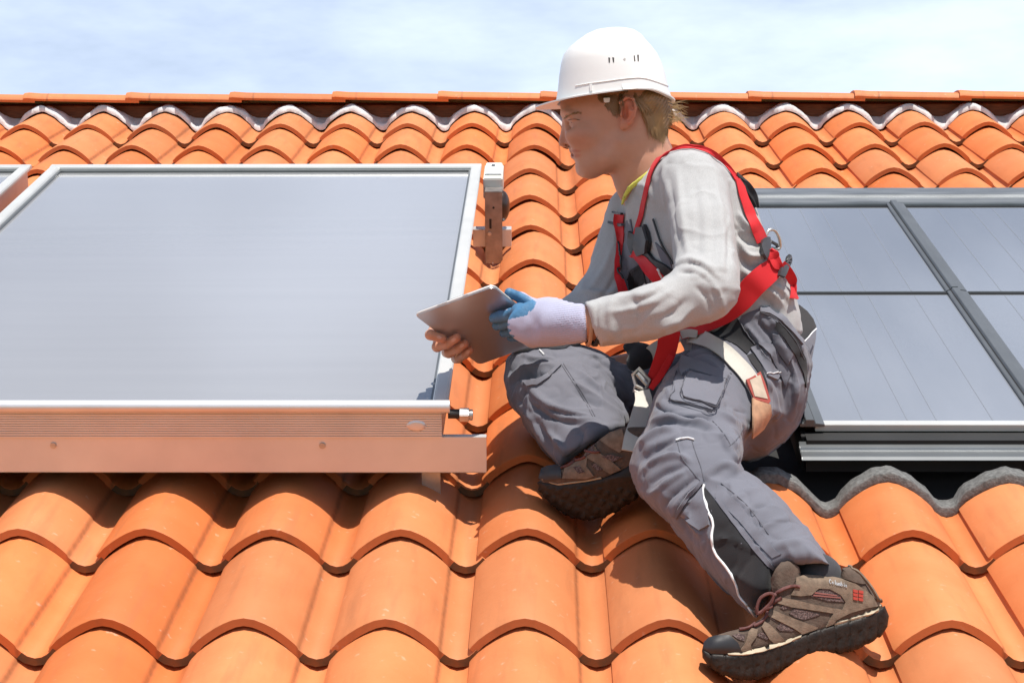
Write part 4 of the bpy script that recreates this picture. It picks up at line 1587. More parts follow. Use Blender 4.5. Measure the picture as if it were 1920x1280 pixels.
def trous_sdf(p):
    L = chain(p, [(1428, 730, 3.965, .122), (1335, 780, 3.805, .112), (1262, 850, 3.61, .112), (1330, 945, 3.47, .108), (1410, 1020, 3.37, .100), (1500, 1110, 3.26, .098)], .05)
    L = smax(L, outline(p, LEG_PX), .030)
    L = smax(L, -chain(p, [(1480, 1088, 3.285, .052), (1540, 1145, 3.22, .062)]), .004)
    Rr = chain(p, [(1400, 722, 4.13, .125), (1200, 725, 4.11, .110), (1015, 722, 4.06, .105), (1065, 800, 3.92, .100), (1135, 880, 3.78, .085)], .05)
    Rr = smax(Rr, outline(p, FAR_PX), .032)
    Rr = smax(Rr, -chain(p, [(1122, 850, 3.80, .042), (1165, 900, 3.72, .055)]), .004)
    B = chain(p, [(1440, 600, 3.945, .134), (1432, 735, 3.945, .150)], .04)
    B = smin(B, chain(p, [(1420, 600, 4.09, .128), (1405, 735, 4.12, .14)], .04), .06)
    B = smax(B, outline(p, PEL_PX), .024)
    # waistband stands open at the back
    B = smax(B, -chain(p, [(1440, 520, 3.95, .118), (1440, 580, 3.95, .118)]), .006) if False else B
    d = smin(smin(L, B, .03), Rr, .02)
    return d + .0018 * noise3(p, 8, .060) + .0010 * noise3(p, 9, .024)


def zz(q):
    """zoom pixels of a detail view -> photograph pixels"""
    return [(920 + a / 3.5556, 640 + b / 3.5556) for a, b in q]


TR_FOLDS = [
    # near thigh and knee
    (zz([(1080, 420), (1200, 480), (1340, 520), (1480, 520)]), 6, -.010), (zz([(1090, 520), (1230, 505), (1380, 545), (1560, 640), (1650, 760)]), 6, .010, -1),
    (zz([(1040, 620), (1180, 540), (1320, 555), (1450, 600)]), 6, -.006), (zz([(1010, 680), (1120, 600), (1230, 590)]), 7, .007),
    (zz([(1010, 800), (1100, 720), (1220, 660)]), 7, -.006), (zz([(1020, 860), (1120, 790), (1250, 760), (1330, 800)]), 7, .007),
    (zz([(1060, 960), (1150, 880), (1280, 830)]), 7, -.006), (zz([(1090, 1010), (1200, 930), (1300, 860)]), 6, .006),
    (zz([(1160, 1100), (1240, 1000), (1380, 900)]), 7, -.006), (zz([(1220, 1160), (1290, 1050), (1400, 950)]), 6, .006, 1),
    (zz([(1110, 300), (1180, 330), (1210, 400)]), 6, .005), (zz([(1140, 250), (1200, 280), (1250, 300)]), 5, -.005),
    (zz([(1520, 470), (1600, 520), (1690, 560)]), 6, .005), (zz([(1560, 420), (1640, 460), (1700, 490)]), 6, -.005), (zz([(1550, 640), (1600, 760), (1640, 800)]), 6, .006),
    (zz([(1450, 900), (1550, 830), (1640, 860)]), 7, .006), (zz([(1480, 1000), (1600, 900), (1720, 900)]), 8, -.004), (zz([(1560, 1100), (1700, 1010), (1800, 980)]), 8, .004),
    (zz([(1650, 1250), (1760, 1120), (1860, 1100)]), 7, -.004), (zz([(1740, 1330), (1840, 1230), (1980, 1180)]), 8, .004), (zz([(1800, 1420), (1950, 1360), (2100, 1330)]), 8, .003),
    (zz([(1300, 1120), (1340, 1220), (1400, 1290)]), 6, .005), (zz([(1260, 1150), (1310, 1260), (1370, 1340)]), 6, -.004),
    # far leg
    (zz([(120, 250), (230, 190), (340, 170), (450, 150)]), 6, .008), (zz([(130, 300), (240, 230), (380, 215), (470, 165)]), 5, -.008),
    (zz([(160, 360), (215, 290), (300, 290), (460, 160)]), 5, .009, -1), (zz([(180, 420), (230, 340), (260, 310)]), 5, -.007),
    (zz([(270, 320), (340, 400), (480, 470), (660, 505)]), 6, .008, 1), (zz([(260, 380), (310, 450), (440, 520), (620, 550)]), 6, -.006),
    (zz([(330, 420), (440, 500), (560, 520), (690, 520)]), 5, .005), (zz([(500, 160), (600, 210), (720, 320), (860, 440)]), 6, .007), (zz([(560, 170), (680, 240), (800, 340), (940, 460)]), 5, -.007),
    (zz([(640, 120), (760, 210), (860, 310), (960, 420)]), 5, .006), (zz([(700, 110), (820, 180), (930, 280)]), 5, -.006), (zz([(520, 260), (640, 330), (760, 420), (900, 500)]), 6, .006),
    (zz([(560, 330), (660, 400), (740, 450)]), 5, -.005), (zz([(220, 470), (300, 560), (360, 700), (440, 790)]), 6, .006), (zz([(280, 520), (360, 620), (420, 720)]), 6, -.005),
    (zz([(380, 600), (460, 680), (500, 760)]), 6, .005), (zz([(560, 560), (620, 620), (580, 720)]), 7, -.004), (zz([(200, 80), (300, 120), (420, 110)]), 5, .005), (zz([(330, 60), (420, 90), (560, 100)]), 5, -.004),
    # seat
    ([(1420, 700), (1450, 740), (1455, 790)], 6, .005), ([(1440, 660), (1470, 720), (1476, 780)], 6, -.006), ([(1462, 640), (1488, 700), (1490, 770)], 5, .007),
    ([(1400, 610), (1430, 650), (1446, 690)], 5, .006), ([(1420, 600), (1450, 640), (1466, 690)], 5, -.006), ([(1440, 590), (1474, 640), (1488, 680)], 5, .005),
]
T0 = _t.time()
tv, tq = sdf_mesh(trous_sdf, LO, HI, .0033, slack=1.5)
tv = folds(tv, tq, [(q[0], q[1] * .80, q[2] * 1.45, *q[3:]) for q in TR_FOLDS])
tn = vnormals(tv, tq)
wq = tv + .018 * np.stack([noise3(tv, 41, .05), noise3(tv, 42, .05), noise3(tv, 43, .05)], -1)
rid = (1 - np.abs(noise3(wq * np.array([1.0, 1.0, .6], dtype=f32), 44, .050))) ** 6 - .5 * (1 - np.abs(noise3(wq, 45, .034))) ** 7
tv = tv + tn * (.0048 * rid)[:, None].astype(f32)
tv = smooth_verts(tv, tq, 1, .3)
put('trousers', tv, tq, M_TROUS, man, SEAT)
print('trousers', len(tv), round(_t.time() - T0, 1))
# ------------------------------------------------------------------ glove
def glove_parts(p):
    z = lambda x, y, l: tabZ(x, y, l)
    palm = ell(p, P(1012, 603, 3.765 + AZ), (.060, .042, .022), [[.985, -.17, 0], [.17, .985, 0], [0, 0, 1]])
    palm = smin(palm, chain(p, [(975, 585, 3.80 + AZ, .018), (985, 615, 3.795 + AZ, .020), (1000, 635, 3.79 + AZ, .017)], .02), .02)
    cuff = chain(p, [(1040, 607, 3.757 + AZ, .0385), (1097, 607, 3.733 + AZ, .0385)])
    cuff = smax(cuff, outline(p, [(1010, 560), (1050, 562), (1096, 568), (1101, 605), (1101, 640), (1060, 652), (1010, 660)]), .008)
    d = smin(palm, cuff, .025)
    fg = [[(990, 583, 3.80 + AZ, .0125), (958, 590, z(958, 590, .020), .0120), (938, 593, z(938, 593, .013), .0108), (926, 596, z(926, 596, .012), .0100)],
          [(990, 600, 3.795 + AZ, .0125), (962, 602, z(962, 602, .022), .0118), (944, 607, z(944, 607, .014), .0105), (932, 610, z(932, 610, .012), .0096)],
          [(995, 618, 3.79 + AZ, .0120), (968, 617, z(968, 617, .022), .0112), (954, 621, z(954, 621, .014), .0100), (945, 624, z(945, 624, .012), .0090)],
          [(1002, 634, 3.79 + AZ, .0105), (980, 632, z(980, 632, .022), .0098), (968, 631, z(968, 631, .014), .0088), (958, 633, z(958, 633, .012), .0080)]]
    f = None
    for q in fg:
        c = chain(p, q, .004)
        f = c if f is None else np.minimum(f, c)
    thumb = chain(p, [(1030, 592, 3.775 + AZ, .0165), (1004, 574, z(1004, 574, .006), .0125), (978, 559, z(978, 559, -.012), .0105), (955, 549, z(955, 549, -.017), .0092)], .006)
    d = smin(palm, smin(cuff, f, .004), .006) if False else smin(d, f, .006)
    d = smin(d, thumb, .012)
    # knit ribs of the cuff
    x, y = PX(p)
    rib = np.sin((y + (x - 1060) * .12) * 1.55) * np.clip((x - 1020) / 30, 0, 1)
    return d - .0005 * rib + .0007 * noise3(p, 21, .016)


T0 = _t.time()
gv, gq = sdf_mesh(glove_parts, *[np.array(q, dtype=f32) for q in ((-.06, -.03, -3.95 - AZ), (.155, .12, -3.66 - AZ))], .0017, slack=1.5)
x, y = PX(gv)
# dipped in blue as far as the second knuckles, the thumb and the inside of the hand
edge = np.interp(y, [576, 581, 585, 592, 598, 603, 608, 613, 619, 625, 629, 640], [0, 985, 992, 988, 958, 946, 958, 949, 961, 953, 966, 958])
blue = x < edge
blue |= poly_sd(x, y, [(935, 535), (960, 538), (992, 556), (1006, 566), (1002, 577), (996, 584), (968, 584), (930, 575)]) < 0
blue |= (-gv[:, 2] > 3.80 + AZ) & (y > 585)
fm = (blue[gq].mean(1) > .5).astype(int)
glove = put('glove', gv, gq, [M_GLOVE, M_GBLUE], man, SEAT)
glove.data.polygons.foreach_set('material_index', fm.astype(np.int32))
print('glove', len(gv), round(_t.time() - T0, 1))

# wrist bands
def loop(cx, cy, Z, rx, ry, tilt, n=28):
    pts = []
    for i in range(n):
        a = 2 * math.pi * i / n
        q = P(cx, cy, Z) + np.array([math.sin(a) * tilt, math.cos(a) * ry, math.sin(a) * rx])
        pts.append(q)
    w = world_pts(np.array(pts, dtype=f32)) - np.array(SEAT, dtype=f32)
    return [tuple(q) for q in w]


b = MB().tube(loop(1103, 609, 3.728 + AZ, .037, .036, .004), .0038, 6, closed=True)
b.build('leather_wristband', M_LEATH, man, 0, 60)
b = MB()
for q in loop(1115, 608, 3.722 + AZ, .0385, .036, .008, 26):
    b.tube([(q[0] - .004, q[1], q[2]), (q[0] + .004, q[1], q[2])], .0046, 7)
b.build('beaded_bracelet', M_BPL, man, 0, 60)

# ------------------------------------------------------------------ tablet (held, so a thing of its own)
tab = empty('tablet', tuple(world_pts(TA[None])[0]), label='thin silver tablet with rounded corners gripped in both hands of the worker', cat='tablet')
TORG = world_pts(TA[None])[0]
e1, e2 = (TB - TA).astype(float), (TD - TA).astype(float)
u1 = e1 / np.linalg.norm(e1)
u2 = e2 - u1 * (e2 @ u1)
u2 /= np.linalg.norm(u2)
sk = e2 / np.linalg.norm(e2)


def slab(inset, z0, z1, r):
    """rounded slab in the plane of the tablet"""
    w, h = np.linalg.norm(e1), np.linalg.norm(e2)
    pts = []
    for cx, cy, a0 in ((w - inset - r, h - inset - r, 0), (inset + r, h - inset - r, 90), (inset + r, inset + r, 180), (w - inset - r, inset + r, 270)):
        for i in range(7):
            a = math.radians(a0 + i * 15)
            pts.append((cx + r * math.cos(a), cy + r * math.sin(a)))
    ring = [TA + u1 * a + sk * b_ for a, b_ in pts]
    V = np.array([q + TN * z0 for q in ring] + [q + TN * z1 for q in ring])
    n = len(ring)
    Wp = world_pts(V.astype(f32)) - TORG
    return Wp.tolist(), [tuple(range(n)), tuple(range(n, 2 * n))[::-1]] + [(i, (i + 1) % n, n + (i + 1) % n, n + i) for i in range(n)]


b = MB()
b.add(*slab(.0012, -.0002, -.0016, .010))
shell = b.build('back_shell', M_TAB, tab, .0005)
b = MB()
b.add(*slab(0, -.0018, -.0075, .011))
b.build('edge_frame', M_TABE, tab, .0016)
b = MB()
b.add(*slab(.002, -.0076, -.0082, .009))
b.build('screen', M_SCREEN, tab)
for s0, s1 in ((.30, .42), (.62, .68)):
    b = MB()
    o0, o1 = TA + e1 * s0, TA + e1 * s1
    q = [o0 - sk * .0003 - TN * .0035, o1 - sk * .0003 - TN * .0035, o1 - sk * .0003 - TN * .0055, o0 - sk * .0003 - TN * .0055]
    q = q + [a - sk * .0006 for a in q]
    b.add((world_pts(np.array(q, dtype=f32)) - TORG).tolist(), [(0, 1, 2, 3), (7, 6, 5, 4), (0, 4, 5, 1), (1, 5, 6, 2), (2, 6, 7, 3), (3, 7, 4, 0)])
    b.build('side_button', M_ALU, tab)

# ------------------------------------------------------------------ hard hat
ZHAT = 4.0
HK = ZHAT / F


def base_y(px, lift=0.0):
    return float(np.interp(px, [1000, 1041, 1060, 1118, 1168, 1200, 1218, 1241, 1262], [199, 193, 190.5, 185, 178.5, 176, 177.5, 184, 190])) - lift


def hat_pt(px, py, dz):
    return P(960 + (px - 960), py, ZHAT) * np.array([1, 1, 1]) + np.array([0, 0, dz])


LV = [(1042, 1259, .1085, None, 0), (1043.5, 1257, .1075, None, 9), (1046, 1252, .105, None, 24), (1048.5, 1247, .1025, 140, 0), (1052, 1240, .0985, 119, 0), (1056.5, 1232, .094, 103, 0), (1067, 1222, .0845, 90, 0),
      (1081, 1212, .074, 78.5, 0), (1098, 1202, .061, 66.5, 0), (1114, 1191, .047, 59.2, 0), (1134, 1177, .028, 55.2, 0), (1148, 1165, .012, 54.0, 0)]
NR = 56
hv, hf = [], []
for xl, xr, hw_, yy, lift in LV:
    cx, a = (xl + xr) / 2, (xr - xl) / 2
    for i in range(NR):
        t = 2 * math.pi * i / NR
        c, s = math.cos(t), math.sin(t)
        ex = 2 / 2.25
        X = cx + a * math.copysign(abs(c) ** ex, c)
        dz = hw_ * math.copysign(abs(s) ** ex, s)
        Y = base_y(X, lift) if yy is None else yy + (base_y(X) - 184) * max(0, (yy - 80) / 110) * .4
        hv.append(hat_pt(X, Y, dz))
for r in range(len(LV) - 1):
    for i in range(NR):
        hf.append((r * NR + i, r * NR + (i + 1) % NR, (r + 1) * NR + (i + 1) % NR, (r + 1) * NR + i))
hv.append(hat_pt(1156, 53.8, 0))
top = len(hv) - 1
hf += [((len(LV) - 1) * NR + i, (len(LV) - 1) * NR + (i + 1) % NR, top) for i in range(NR)]
# brim: flares a little all round, a peak in front
k0 = len(hv)
for ring in range(2):
    for i in range(NR):
        t = 2 * math.pi * i / NR
        c, s = math.cos(t), math.sin(t)
        ex = 2 / 2.25
        X = 1150.5 + 108.5 * math.copysign(abs(c) ** ex, c)
        dz = .1085 * math.copysign(abs(s) ** ex, s)
        peak = max(0, -c) ** 3.0
        out = 6.5 + 32 * peak
        Xo = X + math.copysign(1, c) * abs(c) ** .7 * out
        Yo = base_y(X) + 1.2 + 7.0 * peak - (1.0 if c > .5 else 0)
        dzo = dz * (1 + .05 * (1 - peak))
        hv.append(hat_pt(Xo, Yo, dzo) if ring == 0 else hat_pt(Xo, Yo + 2.6, dzo * .998))
for i in range(NR):
    j = (i + 1) % NR
    hf.append((j, i, k0 + i, k0 + j))
    hf.append((k0 + j, k0 + i, k0 + NR + i, k0 + NR + j))
# inside shell
k1 = len(hv)
for li, (xl, xr, hw_, yy, lift) in enumerate(LV[:-1]):
    for i in range(NR):
        q = np.array(hv[li * NR + i])
        cpt = hat_pt(1150, 185, 0)
        q = cpt + (q - cpt) * .972
        if li == 0:
            q = q + np.array([0, -.0028, 0])
        hv.append(q)
for i in range(NR):
    j = (i + 1) % NR
    hf.append((k0 + NR + j, k0 + NR + i, k1 + i, k1 + j))
for r in range(len(LV) - 2):
    for i in range(NR):
        hf.append((k1 + r * NR + (i + 1) % NR, k1 + r * NR + i, k1 + (r + 1) * NR + i, k1 + (r + 1) * NR + (i + 1) % NR))
hw = (world_pts(np.array(hv, dtype=f32)) - np.array(SEAT, dtype=f32)).tolist()
hme = mesh('hard_hat', hw, hf, M_HAT)
hat = link('hard_hat', sharp(hme, 42), man)
hat_b = BVHTree.FromPolygons([tuple(q) for q in hv], [tuple(f) for f in hf])


def zh(q):
    return [(960 + a / 3.5556, 30 + b / 3.5556) for a, b in q]


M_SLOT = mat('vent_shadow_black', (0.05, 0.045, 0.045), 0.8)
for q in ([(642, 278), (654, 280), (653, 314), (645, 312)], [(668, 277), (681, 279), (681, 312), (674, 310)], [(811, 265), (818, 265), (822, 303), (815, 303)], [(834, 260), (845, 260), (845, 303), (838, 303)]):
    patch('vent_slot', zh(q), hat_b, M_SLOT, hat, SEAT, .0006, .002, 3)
patch('moulded_dot', zh([(742, 288), (746, 282), (753, 281), (758, 286), (757, 293), (751, 296), (745, 294)]), hat_b, mat('grey_mark', (.45, .44, .42), .5), hat, SEAT, .0008, .002, 3)
px_tube('rim_ridge', zh([(425, 466), (520, 450), (640, 434), (740, 420), (820, 413), (880, 415), (960, 438), (1040, 470)]), hat_b, M_HAT, hat, SEAT, .0013, .0004)
patch('slot_clip', zh([(735, 460), (842, 456), (844, 484), (738, 490)]), hat_b, mat('pale_grey_clip', (.62, .62, .60), .5), hat, SEAT, .0024, .004, 5)
patch('strap_lug', zh([(520, 458), (536, 456), (538, 500), (522, 502)]), hat_b, M_HAT, hat, SEAT, .0024, .004, 4)
for q in ([(1135, 186, 3.93), (1135, 192, 3.93)], [(1141, 186, 3.93), (1141, 191, 3.93)]):
    pass
b = MB()
q0 = world_pts(np.array([P(1131, 184, 3.925), P(1144, 183, 3.925), P(1143, 192, 3.927), P(1133, 193, 3.927)], dtype=f32)) - np.array(SEAT)
q1 = world_pts(np.array([P(1131, 184, 3.935), P(1144, 183, 3.935), P(1143, 192, 3.937), P(1133, 193, 3.937)], dtype=f32)) - np.array(SEAT)
b.add(q0.tolist() + q1.tolist(), [(0, 1, 2, 3), (7, 6, 5, 4), (0, 4, 5, 1), (1, 5, 6, 2), (2, 6, 7, 3), (3, 7, 4, 0)])
b.build('harness_clip', M_HAT, hat, .001)
# rear suspension tab seen under the shell
b = MB()
q0 = world_pts(np.array([P(1210, 172, 3.93), P(1228, 176, 3.94), P(1240, 204, 3.95), P(1234, 203, 3.948)], dtype=f32)) - np.array(SEAT)
q1 = q0 + np.array([0, .003, 0])
b.add(q0.tolist() + q1.tolist(), [(0, 1, 2, 3), (7, 6, 5, 4), (0, 4, 5, 1), (1, 5, 6, 2), (2, 6, 7, 3), (3, 7, 4, 0)])
b.build('nape_strap', M_HAT, hat, .0008)

# ------------------------------------------------------------------ eyes, brows, hair
for s in (-1, 1):
    c = P(1081, 229.5, ZH + s * .0345)
    ev, eq = sdf_mesh(lambda p: ball(p, c, .0118), c - .016, c + .016, .0016)
    eye = put('eye', ev, eq, M_EYEW, man, SEAT)
    fwd_ = np.array([-.86, -.30, -s * .42])
    fwd_ /= np.linalg.norm(fwd_)
    b = MB()
    o = world_pts(np.array([c + fwd_ * .0106, c + fwd_ * .0124], dtype=f32)) - np.array(SEAT)
    b.cyl(tuple(o[0]), tuple(o[1]), .0048, 14)
    b.build('iris', M_IRIS, eye, .0008)

body_b = bvh_of((bv, bq))
hr = np.random.default_rng(11)


class Hair:
    def __init__(self):
        self.mb = MB()

    def strand(self, pts, r):
        w = world_pts(np.array(pts, dtype=f32)) - np.array(SEAT, dtype=f32)
        n = len(w)
        self.mb.tube([tuple(q) for q in w], [r * (1 - .75 * (i / (n - 1)) ** 2) for i in range(n)], 3, cap=False)


def hair_sdf(p):
    d = ell(p, P(1212, 196, ZH), (.050, .050, .0765), [[.94, -.34, 0], [.34, .94, 0], [0, 0, 1]])
    d = smin(d, ell(p, P(1226, 236, ZH), (.024, .040, .062)), .03)
    hp = [(1120, 170), (1146, 192), (1158, 197), (1163, 186), (1176, 180), (1190, 186), (1195, 200), (1192, 214), (1198, 226), (1214, 240), (1232, 250), (1243, 264), (1250, 262), (1260, 246), (1268, 226), (1268, 190), (1262, 160), (1180, 140)]
    d = smin(d, ell(p, P(1150, 180, ZH), (.055, .012, .081)), .01)
    d = smax(d, outline(p, hp), .006)
    x, y = PX(p)
    g = np.sin((y * .55 + x * .9) * 1.15 + 2.5 * noise3(p, 31, .02))
    return d - .0012 * g


hvv, hqq = sdf_mesh(hair_sdf, P(1110, 275, 4.12) - .01, P(1285, 130, 3.90) + .01, .0028, slack=1.6)
put('hair_mass', hvv, hqq, M_HAIR, man, SEAT)
H = Hair()
for i in range(900):                                        # swept back behind the ear, down to the nape
    t = hr.random()
    sx, sy = 1186 + 62 * t + hr.normal(0, 3), 180 + 8 * t + hr.normal(0, 3)
    ex_, ey_ = 1212 + 44 * t + hr.normal(0, 4), 229 + 30 * math.exp(-((t - .62) / .24) ** 2) + hr.normal(0, 4)
    mx_, my_ = (sx + ex_) / 2 + 6 + hr.normal(0, 2), (sy + ey_) / 2 + hr.normal(0, 2)
    zb = 3.922 + .075 * t * t + abs(hr.normal(0, .012))
    H.strand([P(sx, sy, zb + .004), P((sx + mx_) / 2, (sy + my_) / 2, zb), P(mx_, my_, zb - .001), P((mx_ + ex_) / 2, (my_ + ey_) / 2, zb + .005), P(ex_, ey_, zb + .009)], hr.uniform(.0005, .0010))
for i in range(260):                                        # long locks running down to the nape
    t = hr.random()
    sx, sy = 1196 + 40 * t + hr.normal(0, 3), 190 + 8 * t + hr.normal(0, 3)
    ex_, ey_ = 1222 + 24 * t + hr.normal(0, 3), 254 + 9 * t + hr.normal(0, 5)
    q = []
    for s_ in (0, .3, .6, .85, 1):
        X_, Y_ = sx + (ex_ - sx) * s_ ** .8 + 3 * math.sin(3.1 * s_), sy + (ey_ - sy) * s_
        a, n_ = cast(body_b, X_, Y_)
        zb = 3.925 + .07 * t * t
        c_ = P(X_, Y_, zb + .006 * s_)
        if a is not None and -a[2] - .002 < -c_[2]:
            c_ = P(X_, Y_, -a[2] - .003)
        q.append(c_)
    H.strand(q, hr.uniform(.0006, .0011))
H.mb.build('hair', M_HAIR, man, 0, 80)
M_WISP = mat('painted_sunlit_hair', (0.50, 0.35, 0.17), 0.4)  # hair colour lightened to stand in for sunlight on the wisps
H2 = Hair()
for i in range(70):                                         # wisps standing off the back of the head
    y0 = hr.uniform(188, 228)
    z0 = ZH + hr.normal(0, .035)
    L = hr.uniform(8, 30) * (1 if y0 < 225 else .6)
    dy = hr.uniform(-3, 18)
    H2.strand([P(1252, y0, z0), P(1262, y0 + 3, z0), P(1264 + L * .6, y0 + dy * .5, z0 + .004), P(1264 + L, y0 + dy, z0 + hr.normal(0, .008))], hr.uniform(.0004, .0008))
props(H2.mb.build('stray_hair', M_WISP, man, 0, 80), kind='stuff')
H = Hair()
for i in range(420):                                        # cropped sideburn and temple
    sx, sy = hr.uniform(1120, 1166), hr.uniform(176, 200)
    a, n_ = cast(body_b, sx, sy + 8)
    ln = hr.uniform(8, 16) * np.interp(sx, [1120, 1140, 1150, 1166], [.5, .9, 1.6, 1.5])
    if sy > 186 and (sx < 1134 or sx > 1160):
        continue
    if a is None:
        continue
    pts = []
    for s in (0, .5, 1):
        q, n_ = cast(body_b, sx + 5 * s + hr.normal(0, .6), sy + ln * s)
        if q is not None:
            pts.append(q + n_ * .0012)
    if len(pts) == 3:
        H.strand(pts, .0007)
H.mb.build('sideburn', M_HAIR, man, 0, 80)
M_NAIL = mat('finger_nail', (0.55, 0.30, 0.22), 0.3)
for nx_, ny_, na in ((823.5, 632.5, -.3), (850.5, 637.0, .55), (866.0, 647.5, .55), (877.0, 659.5, .6)):
    ring_ = []
    for i in range(10):
        a = 2 * math.pi * i / 10
        ex_, ey_ = 4.6 * math.cos(a), 3.3 * math.sin(a)
        ring_.append((nx_ + ex_ * math.cos(na) + ey_ * math.sin(na), ny_ - ex_ * math.sin(na) + ey_ * math.cos(na)))
    patch('nail', ring_, body_b, M_NAIL, man, SEAT, .0006, .001, 2.5)
B_ = Hair()
for s in (-1, 1):
    for i in range(52):
        t = hr.random()
        x0, y0 = 1057 + 31 * t, 221.5 - 9.5 * math.sin(min(1, t * 1.25) * 1.57) + hr.normal(0, 1.0)
        zz_ = ZH + s * (.022 + .030 * t)
        if s < 0:
            q, n_ = cast(body_b, x0, y0)
            q2, n2 = cast(body_b, x0 + 4, y0 - .6)
            if q is None or q2 is None:
                continue
            B_.strand([q + n_ * .0004, (q + q2) / 2 + n_ * .0016, q2 + n2 * .0012], .00055)
B_.mb.build('eyebrow', M_HAIR, man, 0, 80)
L_ = Hair()
for i in range(14):                                         # upper lashes
    t = i / 13
    q, n_ = cast(body_b, 1068 + 20 * t, 225.2 - 1.6 * math.sin(t * 3))
    if q is not None:
        L_.strand([q, q + np.array([-.002, -.0006, .0025]), q + np.array([-.0042, .0002, .0035])], .0004)
L_.mb.build('eyelash', M_BPL, man, 0, 80)

# ------------------------------------------------------------------ shoes
SOLE_PX = [(1316, 1216), (1334, 1223), (1365, 1225), (1393, 1222), (1428, 1214), (1489, 1196), (1527, 1181), (1558, 1172), (1610, 1158), (1648, 1140), (1659, 1135), (1667, 1154), (1664, 1174), (1652, 1193), (1632, 1205), (1604, 1219),
           (1575, 1225), (1541, 1224), (1507, 1236), (1455, 1262), (1420, 1275), (1386, 1275), (1352, 1265), (1329, 1249), (1317, 1232)]
UPPER_PX = [(1317, 1222), (1326, 1199), (1341, 1191), (1366, 1183), (1388, 1178), (1408, 1171), (1428, 1159), (1444, 1142), (1455, 1118), (1447, 1094), (1452, 1074), (1464, 1055), (1478, 1050), (1492, 1058), (1500, 1077),
            (1524, 1079), (1558, 1081), (1579, 1084), (1580, 1070), (1592, 1063), (1613, 1077), (1634, 1107), (1655, 1136), (1640, 1150), (1558, 1182), (1489, 1206), (1393, 1232), (1334, 1232)]


def shoe_near(p):
    x, y = PX(p)
    zc = np.interp(x, [1315, 1665], [3.165, 3.265]).astype(f32)
    dd = np.abs(-p[:, 2] - zc)
    s = (x - 1315) / 350
    hw_ = np.interp(s, [0, .06, .15, .3, .5, .7, .88, 1], [.022, .036, .046, .052, .046, .041, .039, .026]).astype(f32)
    base = np.interp(x, [1316, 1393, 1489, 1558, 1659], [1216, 1222, 1196, 1172, 1135])
    up = np.clip((base - y) * 3.2 / F / .10, 0, 1).astype(f32)
    tread = .0012 * (np.sin(x * .36 + y * .1) > .35) * ((y - base) > 30)
    sole = smax(outline(p, SOLE_PX), dd - hw_, .010) + tread.astype(f32)
    sole = sole + (.0012 * (np.abs(((x - 1320) % 26) - 13) < 1.5)).astype(f32)
    upper = smax(outline(p, UPPER_PX), dd - hw_ * .93 * (1 - .38 * up), .020)
    return sole, upper


T0 = _t.time()
SLO, SHI = np.array([.28, -.555, -3.36], dtype=f32), np.array([.63, -.33, -3.06], dtype=f32)
shoe = empty('shoe', (0, 0, 0))
shoe.parent = man
uv_, uq = sdf_mesh(lambda p: shoe_near(p)[1], SLO, SHI, .0024, slack=1.6)
put('upper', uv_, uq, M_SUED2, shoe, SEAT)
so_v, so_q = sdf_mesh(lambda p: shoe_near(p)[0], SLO, SHI, .0022, slack=1.8)
put('sole', so_v, so_q, M_SOLE, shoe, SEAT)
shoe_b = bvh_of((uv_, uq))
sole_b = bvh_of((so_v, so_q))


def zs(q):
    return [(1180 + a / 2.909, 840 + b / 2.909) for a, b in q]


def zr(q):
    return [(1440 + a / 4, 960 + b / 4) for a, b in q]


patch('toe_cap', zs([(402, 1108), (415, 1058), (440, 1036), (475, 1026), (545, 1022), (590, 1060), (612, 1108), (540, 1116), (450, 1118)]), shoe_b, M_BPL, shoe, SEAT, .003, .004, 6)
patch('midsole', zs([(530, 1116), (620, 1112), (720, 1092), (850, 1050), (940, 1018), (935, 1032), (850, 1070), (720, 1112), (620, 1130), (540, 1128)]), sole_b, M_MID, shoe, SEAT, .0025, .004, 5)
patch('midsole', zs([(1095, 966), (1130, 938), (1200, 902), (1290, 872), (1352, 860), (1374, 862), (1360, 890), (1310, 912), (1200, 944), (1120, 966)]), sole_b, M_MID, shoe, SEAT, .0035, .006, 5)
suede = [
    [(600, 1105), (632, 1060), (650, 1000), (668, 982), (700, 990), (690, 1030), (660, 1070), (668, 1104)],
    [(735, 945), (765, 962), (860, 1060), (845, 1062), (800, 1072), (760, 1040), (720, 975)],
    [(772, 880), (800, 890), (900, 930), (1025, 975), (1015, 985), (940, 1012), (900, 985), (800, 935), (755, 915)],
    [(830, 815), (900, 826), (1000, 850), (1090, 868), (1170, 880), (1110, 955), (1070, 972), (1110, 900), (980, 880), (880, 866), (808, 846)],
    [(905, 705), (960, 696), (1080, 702), (1160, 716), (1230, 738), (1290, 780), (1345, 830), (1372, 858), (1300, 868), (1200, 898), (1120, 938), (1095, 960), (1160, 880), (1176, 838), (1150, 800), (1090, 768), (1030, 764), (990, 800), (930, 806), (880, 800), (905, 750)]]
for q in suede:
    patch('suede_overlay', zs(q), shoe_b, M_SUEDE, shoe, SEAT, .0028, .004, 6)
windows = [[(985, 806), (1020, 780), (1060, 765), (1110, 775), (1150, 800), (1172, 838), (1080, 832)], [(870, 900), (900, 872), (1040, 905), (1020, 915), (950, 935), (900, 920)], [(765, 925), (790, 900), (815, 922), (790, 940)],
           [(800, 975), (830, 950), (900, 990), (880, 998), (820, 994)], [(690, 1020), (720, 1000), (765, 1035), (745, 1042)], [(820, 870), (850, 852), (880, 866), (840, 880)], [(560, 1020), (600, 1010), (632, 1018), (625, 1050), (590, 1040)]]
for q in windows:
    patch('mesh_window', zs(q), shoe_b, M_MESHF, shoe, SEAT, .0014, .002, 5)
